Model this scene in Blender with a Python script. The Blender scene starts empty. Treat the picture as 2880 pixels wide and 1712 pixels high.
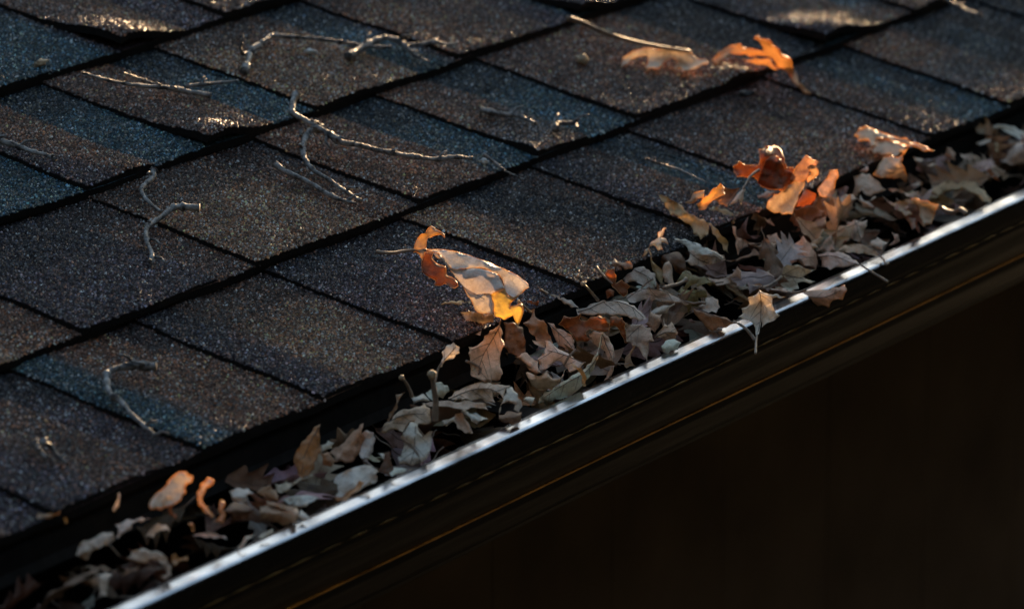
import bpy, bmesh, math, random
import numpy as np
from mathutils import Vector, Matrix, noise
from mathutils.geometry import delaunay_2d_cdt

# ------------------------------------------------------------------ scene, camera, sky, sun
scene = bpy.context.scene
col = scene.collection
W, H, FPX = 2880.0, 1712.0, 15624.9          # photograph size, focal length in photo pixels
BETA = math.radians(14.04)                    # roof pitch
FW = Vector((0.82318278, 0.50302581, -0.26331568))
RT = Vector((0.52255509, -0.8525916, 0.00487162))
UP = Vector((0.22205019, 0.14160718, 0.96469742))
CAM = Vector((-3.15282335, -1.87859613, 0.98988527))
cam_data = bpy.data.cameras.new('camera')
cam = bpy.data.objects.new('camera', cam_data)
col.objects.link(cam)
m3 = Matrix((RT, UP, -FW)).transposed()
cam.matrix_world = Matrix.Translation(CAM) @ m3.to_4x4()
cam_data.sensor_width = 36.0
cam_data.lens = FPX * 36.0 / W
cam_data.clip_start = 0.05
cam_data.clip_end = 2000.0
cam_data.dof.use_dof = True
cam_data.dof.focus_distance = 3.77
cam_data.dof.aperture_fstop = 9.0
scene.camera = cam

SUN_AZ = math.radians(20.0)                   # from +X (along the gutter) towards +Y (up the slope)
SUN_EL = math.radians(4.84)
SUN_DIR = Vector((math.cos(SUN_EL) * math.cos(SUN_AZ), math.cos(SUN_EL) * math.sin(SUN_AZ), math.sin(SUN_EL)))
world = bpy.data.worlds.new('World')
scene.world = world
world.use_nodes = True
wn = world.node_tree
bg = wn.nodes['Background']
sky = wn.nodes.new('ShaderNodeTexSky')
sky.sky_type = 'NISHITA'
sky.sun_disc = False
sky.sun_elevation = SUN_EL
sky.sun_rotation = math.atan2(SUN_DIR.x, SUN_DIR.y)
sky.altitude = 200.0
sky.dust_density = 0.6
wn.links.new(sky.outputs[0], bg.inputs[0])
bg.inputs[1].default_value = 0.10
sun_data = bpy.data.lights.new('sun', 'SUN')
sun_data.energy = 4.2
sun_data.angle = math.radians(0.5)
sun_data.color = (1.0, 0.66, 0.36)
sun = bpy.data.objects.new('sun', sun_data)
col.objects.link(sun)
sun.rotation_euler = SUN_DIR.to_track_quat('Z', 'Y').to_euler()
sun.location = SUN_DIR * 20
scene.view_settings.view_transform = 'Standard'
scene.view_settings.look = 'None'
scene.view_settings.gamma = 1.0
scene.view_settings.exposure = 2.3
scene.cycles.max_bounces = 8
scene.cycles.transmission_bounces = 6
scene.cycles.use_denoising = True

R = random.Random(7)
# ------------------------------------------------------------------ helpers: pixels to places
def ray(px, py):
    return FW + RT * ((px - W / 2) / FPX) - UP * ((py - H / 2) / FPX)
RN = Vector((0, -math.sin(BETA), math.cos(BETA)))
def on_roof(px, py, lift=0.0):
    """where the line of sight meets the roof (lift metres above its plane)"""
    d = ray(px, py)
    t = (lift - CAM.dot(RN)) / d.dot(RN)
    return CAM + d * t
def at_y(px, py, Y):
    d = ray(px, py)
    return CAM + d * ((Y - CAM.y) / d.y)
def gutter_y(px, py):
    ya = 1252 - .429 * (px - 577)
    yl = 1707 - .463 * (px - 408)
    q = (py - ya) / (yl - ya)
    return max(-.088, min(.012, .006 - .088 * q))

# ------------------------------------------------------------------ helpers: objects
def link(o, parent=None):
    col.objects.link(o)
    if parent is not None:
        o.parent = parent
    return o
def mesh_obj(name, verts, faces, mats, parent=None, mat_idx=None, smooth=False, origin=None):
    me = bpy.data.meshes.new(name)
    if origin is not None:
        verts = [Vector(v) - origin for v in verts]
    me.from_pydata([tuple(v) for v in verts], [], faces)
    for m in (mats if isinstance(mats, (list, tuple)) else [mats]):
        me.materials.append(m)
    if mat_idx is not None:
        me.polygons.foreach_set('material_index', mat_idx)
    if smooth:
        me.polygons.foreach_set('use_smooth', [True] * len(me.polygons))
    me.update()
    o = bpy.data.objects.new(name, me)
    if origin is not None and parent is None:
        o.location = origin
    elif origin is not None:
        o.location = origin - parent.location
    return link(o, parent)
def empty(name, loc=(0, 0, 0)):
    o = bpy.data.objects.new(name, None)
    o.empty_display_size = 0.02
    o.location = loc
    return link(o)
def tag(o, label, cat, group=None, kind=None):
    o['label'] = label
    o['category'] = cat
    if group: o['group'] = group
    if kind: o['kind'] = kind
    return o
def box(x0, x1, y0, y1, z0, z1):
    v = [(x0, y0, z0), (x1, y0, z0), (x1, y1, z0), (x0, y1, z0), (x0, y0, z1), (x1, y0, z1), (x1, y1, z1), (x0, y1, z1)]
    f = [(0, 3, 2, 1), (4, 5, 6, 7), (0, 1, 5, 4), (1, 2, 6, 5), (2, 3, 7, 6), (3, 0, 4, 7)]
    return v, f
def catmull(pts, n=4, closed=False, sharp=True):
    """smooth a polyline; corners sharper than ~95 degrees stay corners"""
    out = []
    N = len(pts)
    segs = N if closed else N - 1
    dim = len(pts[0])
    P = [Vector(p) for p in pts]
    def tan(i):
        if closed: a, b, c = P[(i - 1) % N], P[i % N], P[(i + 1) % N]
        else: a, b, c = P[max(i - 1, 0)], P[min(i, N - 1)], P[min(i + 1, N - 1)]
        t = (c - a) * .5
        if sharp and (b - a).length > 1e-9 and (c - b).length > 1e-9:
            k = (b - a).normalized().dot((c - b).normalized())
            if k < .62: t = t * (max(0.0, (k - .1) / .52) * .75)
        return t
    for i in range(segs):
        p0, p1 = P[i], P[(i + 1) % N]
        L = (p1 - p0).length
        t0, t1 = tan(i), tan((i + 1) % N)
        if t0.length > L: t0 = t0 * (L / t0.length)
        if t1.length > L: t1 = t1 * (L / t1.length)
        for j in range(n):
            s = j / n
            h00 = 2 * s ** 3 - 3 * s ** 2 + 1; h10 = s ** 3 - 2 * s ** 2 + s
            h01 = -2 * s ** 3 + 3 * s ** 2; h11 = s ** 3 - s ** 2
            out.append(p0 * h00 + t0 * h10 + p1 * h01 + t1 * h11)
    if not closed: out.append(P[-1])
    return out
def tube(path, radii, sides=7, cap=True):
    V, F = [], []
    n = len(path)
    ref = Vector((.3, .5, .8)).normalized()
    for i, p in enumerate(path):
        t = (path[min(i + 1, n - 1)] - path[max(i - 1, 0)])
        t = t.normalized() if t.length > 1e-9 else Vector((1, 0, 0))
        a = t.cross(ref)
        a = a.normalized() if a.length > 1e-4 else t.orthogonal().normalized()
        b = t.cross(a)
        for k in range(sides):
            th = 2 * math.pi * k / sides
            V.append(p + (a * math.cos(th) + b * math.sin(th)) * radii[i])
    for i in range(n - 1):
        for k in range(sides):
            k2 = (k + 1) % sides
            F.append((i * sides + k, i * sides + k2, (i + 1) * sides + k2, (i + 1) * sides + k))
    if cap:
        F.append(tuple(range(sides - 1, -1, -1)))
        F.append(tuple((n - 1) * sides + k for k in range(sides)))
    return V, F

# ------------------------------------------------------------------ materials
def new_mat(name):
    m = bpy.data.materials.new(name)
    m.use_nodes = True
    nt = m.node_tree
    b = nt.nodes['Principled BSDF']
    return m, nt, b
def node(nt, typ, **kw):
    n = nt.nodes.new(typ)
    for k, v in kw.items():
        setattr(n, k, v)
    return n
def ramp(nt, fac, stops, interp='LINEAR'):
    r = nt.nodes.new('ShaderNodeValToRGB')
    r.color_ramp.interpolation = interp
    e = r.color_ramp.elements
    while len(e) < len(stops): e.new(0.5)
    for i, (p, c) in enumerate(stops):
        e[i].position = p
        e[i].color = (*c, 1) if len(c) == 3 else c
    nt.links.new(fac, r.inputs[0])
    return r.outputs[0]
def mixc(nt, a, b, fac, blend='MIX'):
    n = nt.nodes.new('ShaderNodeMix')
    n.data_type = 'RGBA'
    n.blend_type = blend
    for sock, v in ((n.inputs[0], fac), (n.inputs[6], a), (n.inputs[7], b)):
        if hasattr(v, 'is_linked'): nt.links.new(v, sock)
        else: sock.default_value = v if isinstance(v, float) else (*v, 1)
    return n.outputs[2]

def make_shingle_mat():
    """asphalt coat with the fine mineral dust between the granules"""
    m, nt, b = new_mat('asphalt_coat')
    L = nt.links
    geo = node(nt, 'ShaderNodeNewGeometry')
    at = node(nt, 'ShaderNodeAttribute', attribute_name='tone')
    vo = node(nt, 'ShaderNodeTexVoronoi'); vo.inputs['Scale'].default_value = 620
    L.new(geo.outputs['Position'], vo.inputs['Vector'])
    sep = node(nt, 'ShaderNodeSeparateColor'); L.new(vo.outputs['Color'], sep.inputs[0])
    val = ramp(nt, sep.outputs[0], [(0, (.15, .15, .15)), (.6, (.45, .45, .45)), (1, (1.3, 1.3, 1.3))])
    c = mixc(nt, at.outputs['Color'], val, 1.0, 'MULTIPLY')
    L.new(c, b.inputs['Base Color'])
    b.inputs['Roughness'].default_value = .95
    b.inputs['Specular IOR Level'].default_value = .06
    bp = node(nt, 'ShaderNodeBump'); bp.inputs['Distance'].default_value = .001
    L.new(vo.outputs['Distance'], bp.inputs['Height']); L.new(bp.outputs[0], b.inputs['Normal'])
    return m
def make_granule_mat():
    m, nt, b = new_mat('mineral_granule')
    L = nt.links
    at = node(nt, 'ShaderNodeAttribute', attribute_name='tone')
    geo = node(nt, 'ShaderNodeNewGeometry')
    n1 = node(nt, 'ShaderNodeTexNoise'); n1.inputs['Scale'].default_value = 26; n1.inputs['Detail'].default_value = 5
    L.new(geo.outputs['Position'], n1.inputs['Vector'])
    wear = ramp(nt, n1.outputs['Fac'], [(.32, (.55, .55, .55)), (.5, (1, 1, 1)), (.7, (1.35, 1.35, 1.35))])
    c = mixc(nt, at.outputs['Color'], wear, 1.0, 'MULTIPLY')
    L.new(c, b.inputs['Base Color'])
    b.inputs['Roughness'].default_value = .42
    b.inputs['Specular IOR Level'].default_value = .26
    return m
def simple_mat(name, c, rough=.6, spec=.4, metal=0.0, nscale=60, var=.35, bump=0.0):
    m, nt, b = new_mat(name)
    tc = node(nt, 'ShaderNodeNewGeometry')
    n = node(nt, 'ShaderNodeTexNoise'); n.inputs['Scale'].default_value = nscale; n.inputs['Detail'].default_value = 5
    nt.links.new(tc.outputs['Position'], n.inputs['Vector'])
    o = ramp(nt, n.outputs['Fac'], [(.3, tuple(x * (1 - var) for x in c)), (.7, tuple(x * (1 + var) for x in c))])
    nt.links.new(o, b.inputs['Base Color'])
    b.inputs['Roughness'].default_value = rough
    b.inputs['Specular IOR Level'].default_value = spec
    b.inputs['Metallic'].default_value = metal
    if bump:
        bp = node(nt, 'ShaderNodeBump'); bp.inputs['Distance'].default_value = bump
        nt.links.new(n.outputs['Fac'], bp.inputs['Height']); nt.links.new(bp.outputs[0], b.inputs['Normal'])
    return m
def make_leaf_mat():
    m, nt, b = new_mat('dry_leaf')
    L = nt.links
    oi = node(nt, 'ShaderNodeObjectInfo')
    tc = node(nt, 'ShaderNodeTexCoord')
    mp = node(nt, 'ShaderNodeVectorMath', operation='ADD')
    rnd = node(nt, 'ShaderNodeMath', operation='MULTIPLY'); rnd.inputs[1].default_value = 37.0
    L.new(oi.outputs['Random'], rnd.inputs[0]); L.new(tc.outputs['Object'], mp.inputs[0]); L.new(rnd.outputs[0], mp.inputs[1])
    n1 = node(nt, 'ShaderNodeTexNoise'); n1.inputs['Scale'].default_value = 30; n1.inputs['Detail'].default_value = 5; n1.inputs['Roughness'].default_value = .6
    L.new(mp.outputs[0], n1.inputs['Vector'])
    n2 = node(nt, 'ShaderNodeTexNoise'); n2.inputs['Scale'].default_value = 190; n2.inputs['Detail'].default_value = 3
    L.new(mp.outputs[0], n2.inputs['Vector'])
    blot = ramp(nt, n1.outputs['Fac'], [(.3, (.40, .28, .19)), (.44, (.92, .86, .8)), (.56, (1.08, 1.06, 1.05)), (.75, (1.3, 1.3, 1.3))])
    spk = ramp(nt, n2.outputs['Fac'], [(.25, (.62, .56, .5)), (.42, (1, 1, 1)), (.8, (1.1, 1.08, 1.05))])
    c = mixc(nt, oi.outputs['Color'], blot, 1.0, 'MULTIPLY')
    c = mixc(nt, c, spk, .8, 'MULTIPLY')
    vo = node(nt, 'ShaderNodeTexVoronoi', feature='DISTANCE_TO_EDGE'); vo.inputs['Scale'].default_value = 330
    L.new(mp.outputs[0], vo.inputs['Vector'])
    net = ramp(nt, vo.outputs['Distance'], [(0, (.84, .82, .8)), (.12, (1, 1, 1))])
    c = mixc(nt, c, net, 1.0, 'MULTIPLY')
    L.new(c, b.inputs['Base Color'])
    b.inputs['Roughness'].default_value = .58
    b.inputs['Specular IOR Level'].default_value = .32
    add = node(nt, 'ShaderNodeMath', operation='MULTIPLY_ADD'); add.inputs[1].default_value = .25
    L.new(vo.outputs['Distance'], add.inputs[0]); L.new(n1.outputs['Fac'], add.inputs[2])
    bp = node(nt, 'ShaderNodeBump'); bp.inputs['Strength'].default_value = .6; bp.inputs['Distance'].default_value = .003
    L.new(add.outputs[0], bp.inputs['Height']); L.new(bp.outputs[0], b.inputs['Normal'])
    tr = node(nt, 'ShaderNodeBsdfTranslucent')
    gl = node(nt, 'ShaderNodeAttribute', attribute_name='glow', attribute_type='OBJECT')
    tcol = mixc(nt, c, gl.outputs['Color'], .75)
    L.new(tcol, tr.inputs['Color']); L.new(bp.outputs[0], tr.inputs['Normal'])
    mx = node(nt, 'ShaderNodeMixShader')
    tf = ramp(nt, n1.outputs['Fac'], [(.35, (.05, .05, .05)), (.62, (.22, .22, .22))])
    L.new(tf, mx.inputs[0])
    L.new(b.outputs[0], mx.inputs[1]); L.new(tr.outputs[0], mx.inputs[2])
    L.new(mx.outputs[0], nt.nodes['Material Output'].inputs['Surface'])
    return m
def make_bark():
    m, nt, b = new_mat('twig_bark')
    L = nt.links
    tc = node(nt, 'ShaderNodeNewGeometry')
    n = node(nt, 'ShaderNodeTexNoise'); n.inputs['Scale'].default_value = 120; n.inputs['Detail'].default_value = 6; n.inputs['Roughness'].default_value = .7
    L.new(tc.outputs['Position'], n.inputs['Vector'])
    n2 = node(nt, 'ShaderNodeTexNoise'); n2.inputs['Scale'].default_value = 900
    L.new(tc.outputs['Position'], n2.inputs['Vector'])
    c = ramp(nt, n.outputs['Fac'], [(.40, (.03, .026, .026)), (.47, (.16, .145, .14)), (.58, (.34, .325, .32)), (.75, (.46, .44, .43))])
    L.new(c, b.inputs['Base Color'])
    b.inputs['Roughness'].default_value = .6
    bp = node(nt, 'ShaderNodeBump'); bp.inputs['Distance'].default_value = .0008
    L.new(n2.outputs['Fac'], bp.inputs['Height']); L.new(bp.outputs[0], b.inputs['Normal'])
    return m
def make_gutter_mat():
    m, nt, b = new_mat('painted_aluminium')
    L = nt.links
    tc = node(nt, 'ShaderNodeNewGeometry')
    mp = node(nt, 'ShaderNodeMapping'); mp.inputs['Scale'].default_value = (6, 60, 60)
    L.new(tc.outputs['Position'], mp.inputs['Vector'])
    n = node(nt, 'ShaderNodeTexNoise'); n.inputs['Scale'].default_value = 1.0; n.inputs['Detail'].default_value = 6; n.inputs['Roughness'].default_value = .65
    L.new(mp.outputs[0], n.inputs['Vector'])
    n2 = node(nt, 'ShaderNodeTexNoise'); n2.inputs['Scale'].default_value = 220; n2.inputs['Detail'].default_value = 3
    L.new(tc.outputs['Position'], n2.inputs['Vector'])
    c = ramp(nt, n2.outputs['Fac'], [(.4, (.005, .0047, .0045)), (.68, (.007, .0066, .0063)), (.76, (.03, .029, .028))])
    L.new(c, b.inputs['Base Color'])
    r = ramp(nt, n.outputs['Fac'], [(.3, (.3, .3, .3)), (.7, (.42, .42, .42))])
    L.new(r, b.inputs['Roughness'])
    b.inputs['Specular IOR Level'].default_value = .07
    bp = node(nt, 'ShaderNodeBump'); bp.inputs['Strength'].default_value = .35; bp.inputs['Distance'].default_value = .004
    L.new(n.outputs['Fac'], bp.inputs['Height']); L.new(bp.outputs[0], b.inputs['Normal'])
    return m
def make_lip_mat():
    m, nt, b = new_mat('sky_highlight_metal')  # pale metal in place of paint, put in for the bright sky highlight
    L = nt.links
    tc = node(nt, 'ShaderNodeNewGeometry')
    mp = node(nt, 'ShaderNodeMapping'); mp.inputs['Scale'].default_value = (9, 120, 120)
    L.new(tc.outputs['Position'], mp.inputs['Vector'])
    n = node(nt, 'ShaderNodeTexNoise'); n.inputs['Scale'].default_value = 1.0; n.inputs['Detail'].default_value = 6; n.inputs['Roughness'].default_value = .7
    L.new(mp.outputs[0], n.inputs['Vector'])
    n2 = node(nt, 'ShaderNodeTexNoise'); n2.inputs['Scale'].default_value = 24; n2.inputs['Detail'].default_value = 7
    L.new(tc.outputs['Position'], n2.inputs['Vector'])
    c = ramp(nt, n2.outputs['Fac'], [(.32, (.10, .105, .115)), (.46, (.36, .38, .42)), (.62, (.64, .67, .72))])
    L.new(c, b.inputs['Base Color'])
    b.inputs['Metallic'].default_value = 1.0
    r = ramp(nt, n.outputs['Fac'], [(.3, (.12, .12, .12)), (.7, (.27, .27, .27))])
    L.new(r, b.inputs['Roughness'])
    bp = node(nt, 'ShaderNodeBump'); bp.inputs['Strength'].default_value = .15; bp.inputs['Distance'].default_value = .002
    L.new(n.outputs['Fac'], bp.inputs['Height']); L.new(bp.outputs[0], b.inputs['Normal'])
    return m
M_LIP = make_lip_mat()
M_BEAD = simple_mat('reflection_bronze', (.62, .35, .11), .22, .5, metal=1.0, nscale=35, var=.5)  # bronze colour stands in for a warm reflection line
M_SH = make_shingle_mat()
M_GRAN = make_granule_mat()
M_BIT = simple_mat('bitumen_edge', (.012, .011, .011), .8, .2, nscale=700, var=.5, bump=.0006)
M_LEAF = make_leaf_mat()
def make_rim_glow_mat():  # gold translucent edge that imitates sunlit leaf rims
    m, nt, b = new_mat('rim_light_edge')
    tr = node(nt, 'ShaderNodeBsdfTranslucent'); tr.inputs['Color'].default_value = (1.0, .62, .27, 1)
    b.inputs['Base Color'].default_value = (.55, .37, .2, 1)
    b.inputs['Roughness'].default_value = .4
    mx = node(nt, 'ShaderNodeMixShader'); mx.inputs[0].default_value = .6
    n = node(nt, 'ShaderNodeTexNoise'); n.inputs['Scale'].default_value = 350
    c = ramp(nt, n.outputs['Fac'], [(.3, (.3, .18, .09)), (.7, (.7, .5, .3))]); nt.links.new(c, b.inputs['Base Color'])
    nt.links.new(b.outputs[0], mx.inputs[1]); nt.links.new(tr.outputs[0], mx.inputs[2])
    nt.links.new(mx.outputs[0], nt.nodes['Material Output'].inputs['Surface'])
    return m
M_RIM_GLOW = make_rim_glow_mat()
M_VEIN = simple_mat('leaf_vein', (.17, .115, .085), .6, .3, nscale=200)
M_STALK = simple_mat('leaf_stalk', (.27, .19, .14), .5, .4, nscale=250)
M_BARK = make_bark()
M_GUT = make_gutter_mat()
M_WOOD = simple_mat('dark_brown_paint', (.12, .078, .052), .85, .1, nscale=9, var=.25)
M_FASC = simple_mat('dark_fascia_paint', (.02, .017, .015), .5, .4, nscale=20)
M_DRIP = simple_mat('drip_edge_paint', (.014, .013, .012), .6, .15, nscale=90)
M_DECK = simple_mat('roof_underlay', (.02, .02, .02), .9, .2)
M_SEED = simple_mat('seed_husk', (.42, .31, .2), .6, .3, nscale=400)
M_CHIP = simple_mat('pale_chip', (.62, .62, .6), .6, .3, nscale=400)
M_GRASS = simple_mat('lawn', (.018, .018, .011), .9, .2, nscale=4, var=.5)

# ------------------------------------------------------------------ ground and house wall
bpy_ground = mesh_obj('ground', [(-600, -600, -2.7), (600, -600, -2.7), (600, 600, -2.7), (-600, 600, -2.7)], [(0, 1, 2, 3)], M_GRASS)
bpy_ground['kind'] = 'structure'
def light_screen_trees():  # unseen trees added to block low sky light and darken reflections
    rr = random.Random(5)
    V, F = [], []
    def quad(p, s):
        a = Vector((rr.gauss(0, 1), rr.gauss(0, 1), rr.gauss(0, 1))).normalized()
        b = a.orthogonal().normalized(); c = a.cross(b)
        i = len(V)
        V.extend([p + b * s, p + c * s * .6, p - b * s, p - c * s * .6]); F.append((i, i + 1, i + 2, i + 3))
    for k in range(120):
        az = rr.uniform(50, 352)                # an open side towards the low sun
        rad = rr.uniform(13, 22)
        base = Vector((rad * math.cos(math.radians(az)), rad * math.sin(math.radians(az)), -2.7))
        h = rr.uniform(7.0, 10.5) if not 120 < az < 335 else rr.uniform(12.0, 17.0)
        t = tube([base, base + Vector((rr.uniform(-.3, .3), rr.uniform(-.3, .3), h * .75))], [.2, .08], 6)
        F.extend([tuple(j + len(V) for j in f) for f in t[1]]); V.extend(t[0])
        cr = rr.uniform(1.7, 2.6) if h < 11 else rr.uniform(2.6, 3.6)
        for j in range(420):
            d = Vector((rr.gauss(0, 1), rr.gauss(0, 1), rr.gauss(0, 1))).normalized() * rr.random() ** .4
            quad(base + Vector((0, 0, h * .55)) + Vector((d.x * cr, d.y * cr, d.z * h * .48)), rr.uniform(.28, .6))
    o = mesh_obj('light_screen_trees', V, F, simple_mat('screen_foliage', (.016, .014, .009), .8, .2, nscale=1.2, var=.5))
    o['kind'] = 'stuff'
    o['label'] = 'unseen belt of dark trees added around the house to block low sky light'
    o['category'] = 'trees'
light_screen_trees()
X0, X1 = -1.62, 2.45                           # the stretch of roof that is built
wall = empty('house_wall', (0.4, .36, -2.7))
tag(wall, 'dark brown vertical board siding under the eave below the gutter', 'wall')
def wpart(name, b, mat, parent=wall):
    v, f = b
    return mesh_obj(name, [Vector(p) - wall.location for p in v], f, mat, parent)
wpart('sheathing', box(X0, X1, .375, .47, -2.69, -.14), M_WOOD)
x = X0
k = 0
while x < X1 - .05:
    w = .19
    wpart('board', box(x, min(x + w - .0015, X1), .352, .376, -2.68, -.18), M_WOOD)
    pass
    x += w
# ------------------------------------------------------------------ roof
ROOF_LEN = 1.44
roof = empty('roof', (0.4, .5, .12))
tag(roof, 'pitched roof of brown and slate blue laminated asphalt shingles', 'roof')
def S(x, s, h=0.0):
    """point on the roof: x along the eave, s up the slope, h above the plane of the shingle edges"""
    return Vector((x, s * math.cos(BETA) - h * math.sin(BETA), s * math.sin(BETA) + h * math.cos(BETA)))
def rpart(name, verts, faces, mats, parent=None, idx=None, smooth=False):
    par = parent or roof
    off = roof.location if par is roof else roof.location + par.location
    c = sum((Vector(v) for v in verts), Vector()) / len(verts)
    me = bpy.data.meshes.new(name)
    me.from_pydata([tuple(Vector(v) - c) for v in verts], [], faces)
    for m in (mats if isinstance(mats, (list, tuple)) else [mats]): me.materials.append(m)
    if idx: me.polygons.foreach_set('material_index', idx)
    if smooth: me.polygons.foreach_set('use_smooth', [True] * len(me.polygons))
    me.update()
    o = bpy.data.objects.new(name, me)
    o.location = c - off
    return link(o, par)
def slab(pts_s, h0, h1):
    v = [S(x, s, h0) for x, s in pts_s] + [S(x, s, h1) for x, s in pts_s]
    return v, [(3, 2, 1, 0), (4, 5, 6, 7), (0, 1, 5, 4), (1, 2, 6, 5), (2, 3, 7, 6), (3, 0, 4, 7)]
v, f = slab([(X0, .03), (X1, .03), (X1, ROOF_LEN), (X0, ROOF_LEN)], -.034, -.0145)
rpart('deck', v, f, M_DECK)
v, f = slab([(X0, ROOF_LEN), (X1, ROOF_LEN), (X1, ROOF_LEN + .02), (X0, ROOF_LEN + .02)], -.2, -.012)
rpart('ridge_board', v, f, M_DECK)
# back slope, falling away behind the ridge
top = S(0, ROOF_LEN + .02, -.012)
bv = [Vector((X0, top.y, top.z)), Vector((X1, top.y, top.z)), Vector((X1, top.y + 1.6, top.z - .5)), Vector((X0, top.y + 1.6, top.z - .5))]
rpart('back_slope', bv, [(0, 1, 2, 3)], M_DECK)
# fascia, drip edge and soffit
v, f = box(X0, X1, .034, .056, -.135, -.014); rpart('fascia_board', v, f, M_FASC)
v, f = box(X0, X1, .06, .37, -.158, -.14); rpart('soffit', v, f, M_FASC)
dv = [Vector((xx, yy, zz)) for xx in (X0, X1) for yy, zz in ((.12, .0145), (.012, -.0135), (.006, -.0175), (.006, -.03), (.003, -.036))]
df = [(i, i + 1, i + 6, i + 5) for i in range(4)]
rpart('drip_edge', dv, df, M_DRIP)

GR = np.random.default_rng(11)
def granules(V, TN, nx, ns, s_cover, skip):
    """loose mineral grit bedded in the top face of a sheet: small four sided stones, only where the camera can see them"""
    n = (nx + 1) * (ns + 1)
    P = np.array([tuple(v) for v in V[:n]]).reshape(ns + 1, nx + 1, 3)
    T = np.array(TN[:n]).reshape(ns + 1, nx + 1, 3)
    w = np.linalg.norm(P[0, -1] - P[0, 0]); l = np.linalg.norm(P[-1, 0] - P[0, 0])
    N = int(w * l * 430000)
    fu = GR.random(N) * nx; fv = GR.random(N) * ns
    i = np.minimum(fu.astype(int), nx - 1); j = np.minimum(fv.astype(int), ns - 1)
    a = (fu - i)[:, None]; b = (fv - j)[:, None]
    bil = lambda A: A[j, i] * (1 - a) * (1 - b) + A[j, i + 1] * a * (1 - b) + A[j + 1, i] * (1 - a) * b + A[j + 1, i + 1] * a * b
    C = bil(P); K = bil(T)
    d = C - np.array(CAM)
    z = d @ np.array(FW)
    px = W / 2 + FPX * (d @ np.array(RT)) / z; py = H / 2 - FPX * (d @ np.array(UP)) / z
    sl = C[:, 1] * math.cos(BETA) + C[:, 2] * math.sin(BETA)
    ok = (px > -90) & (px < W + 90) & (py > -90) & (py < H + 90) & (sl < s_cover + .001)
    for x0, x1 in skip: ok &= ~((C[:, 0] > x0 + .004) & (C[:, 0] < x1 - .004))
    return C[ok], K[ok]
def granule_part(C, K, parent):
    N = len(C)
    if N < 10: return
    tu = np.array((1.0, 0, 0)); tv = np.array((0, math.cos(BETA), math.sin(BETA))); tn = np.array(tuple(RN))
    r = GR.uniform(.0007, .00155, N); h = r * GR.uniform(.5, 1.15, N)
    a0 = GR.uniform(0, 6.283, N)
    V = np.zeros((N, 5, 3))
    for k in range(4):
        an = a0 + k * 1.5708 + GR.uniform(-.45, .45, N)
        rk = r * GR.uniform(.7, 1.25, N)
        V[:, k] = C + (np.cos(an) * rk)[:, None] * tu + (np.sin(an) * rk)[:, None] * tv + (-.25 * r)[:, None] * tn
    V[:, 4] = C + (GR.uniform(-.5, .5, N) * r)[:, None] * tu + (GR.uniform(-.5, .5, N) * r)[:, None] * tv + h[:, None] * tn
    val = np.exp(GR.normal(-.55, .95, N)); fl = GR.random(N)
    val = np.where(fl > .91, val * 2.8 + 1.0, val)
    hue = GR.random(N)
    col3 = K * val[:, None]
    warm = np.array((1.5, 1.0, .60)); cool = np.array((.75, .97, 1.22))
    col3 = np.where((hue > .70)[:, None], col3 * warm, col3)
    col3 = np.where((hue < .26)[:, None], col3 * cool, col3)
    pale = (hue > .48) & (hue < .56)
    col3 = np.where(pale[:, None], np.array((.17, .165, .16)) * (.5 + val)[:, None], col3)
    col3 = np.clip(col3, .004, .62)
    me = bpy.data.meshes.new('granules')
    me.vertices.add(N * 5)
    off = parent.location + roof.location
    me.vertices.foreach_set('co', (V.reshape(-1, 3) - np.array(tuple(off))).ravel())
    base = (np.arange(N) * 5)[:, None]
    tri = np.array([[0, 1, 4], [1, 2, 4], [2, 3, 4], [3, 0, 4]]).ravel()[None] + base
    me.loops.add(N * 12); me.loops.foreach_set('vertex_index', tri.ravel().astype(np.int32))
    me.polygons.add(N * 4)
    me.polygons.foreach_set('loop_start', np.arange(0, N * 12, 3, dtype=np.int32))
    me.update(calc_edges=True)
    at = me.attributes.new('tone', 'FLOAT_COLOR', 'POINT')
    c4 = np.ones((N, 5, 4)); c4[:, :, :3] = col3[:, None, :]
    at.data.foreach_set('color', c4.ravel())
    me.materials.append(M_GRAN)
    o = bpy.data.objects.new('granules', me)
    o['kind'] = 'stuff'
    link(o, parent)
TONE = dict(B=(.205, .102, .066), T=(.325, .172, .106), S=(.050, .092, .112), P=(.080, .056, .062), D=(.024, .023, .026), K=(.142, .080, .061))
COURSES = [0.0, .1498, .2917, .4364] + [.4364 + .143 * i for i in range(1, 7)]
# left edges of the raised tabs at the butt of each course, read off the photograph
EDGE_PX = {
    0: [(120, 1415), (566, 1252), (903, 1110), (1278, 958), (1640, 797), (1945, 625), (2260, 540), (2630, 380), (2850, 290)],
    1: [(231, 920), (716, 730), (1180, 560), (1512, 424), (1784, 320), (2316, 122), (2560, 20)],
    2: [(250, 519), (578, 398), (868, 287), (1310, 160), (1629, 36)],
    3: [(323, 127), (634, 37)],
}
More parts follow.
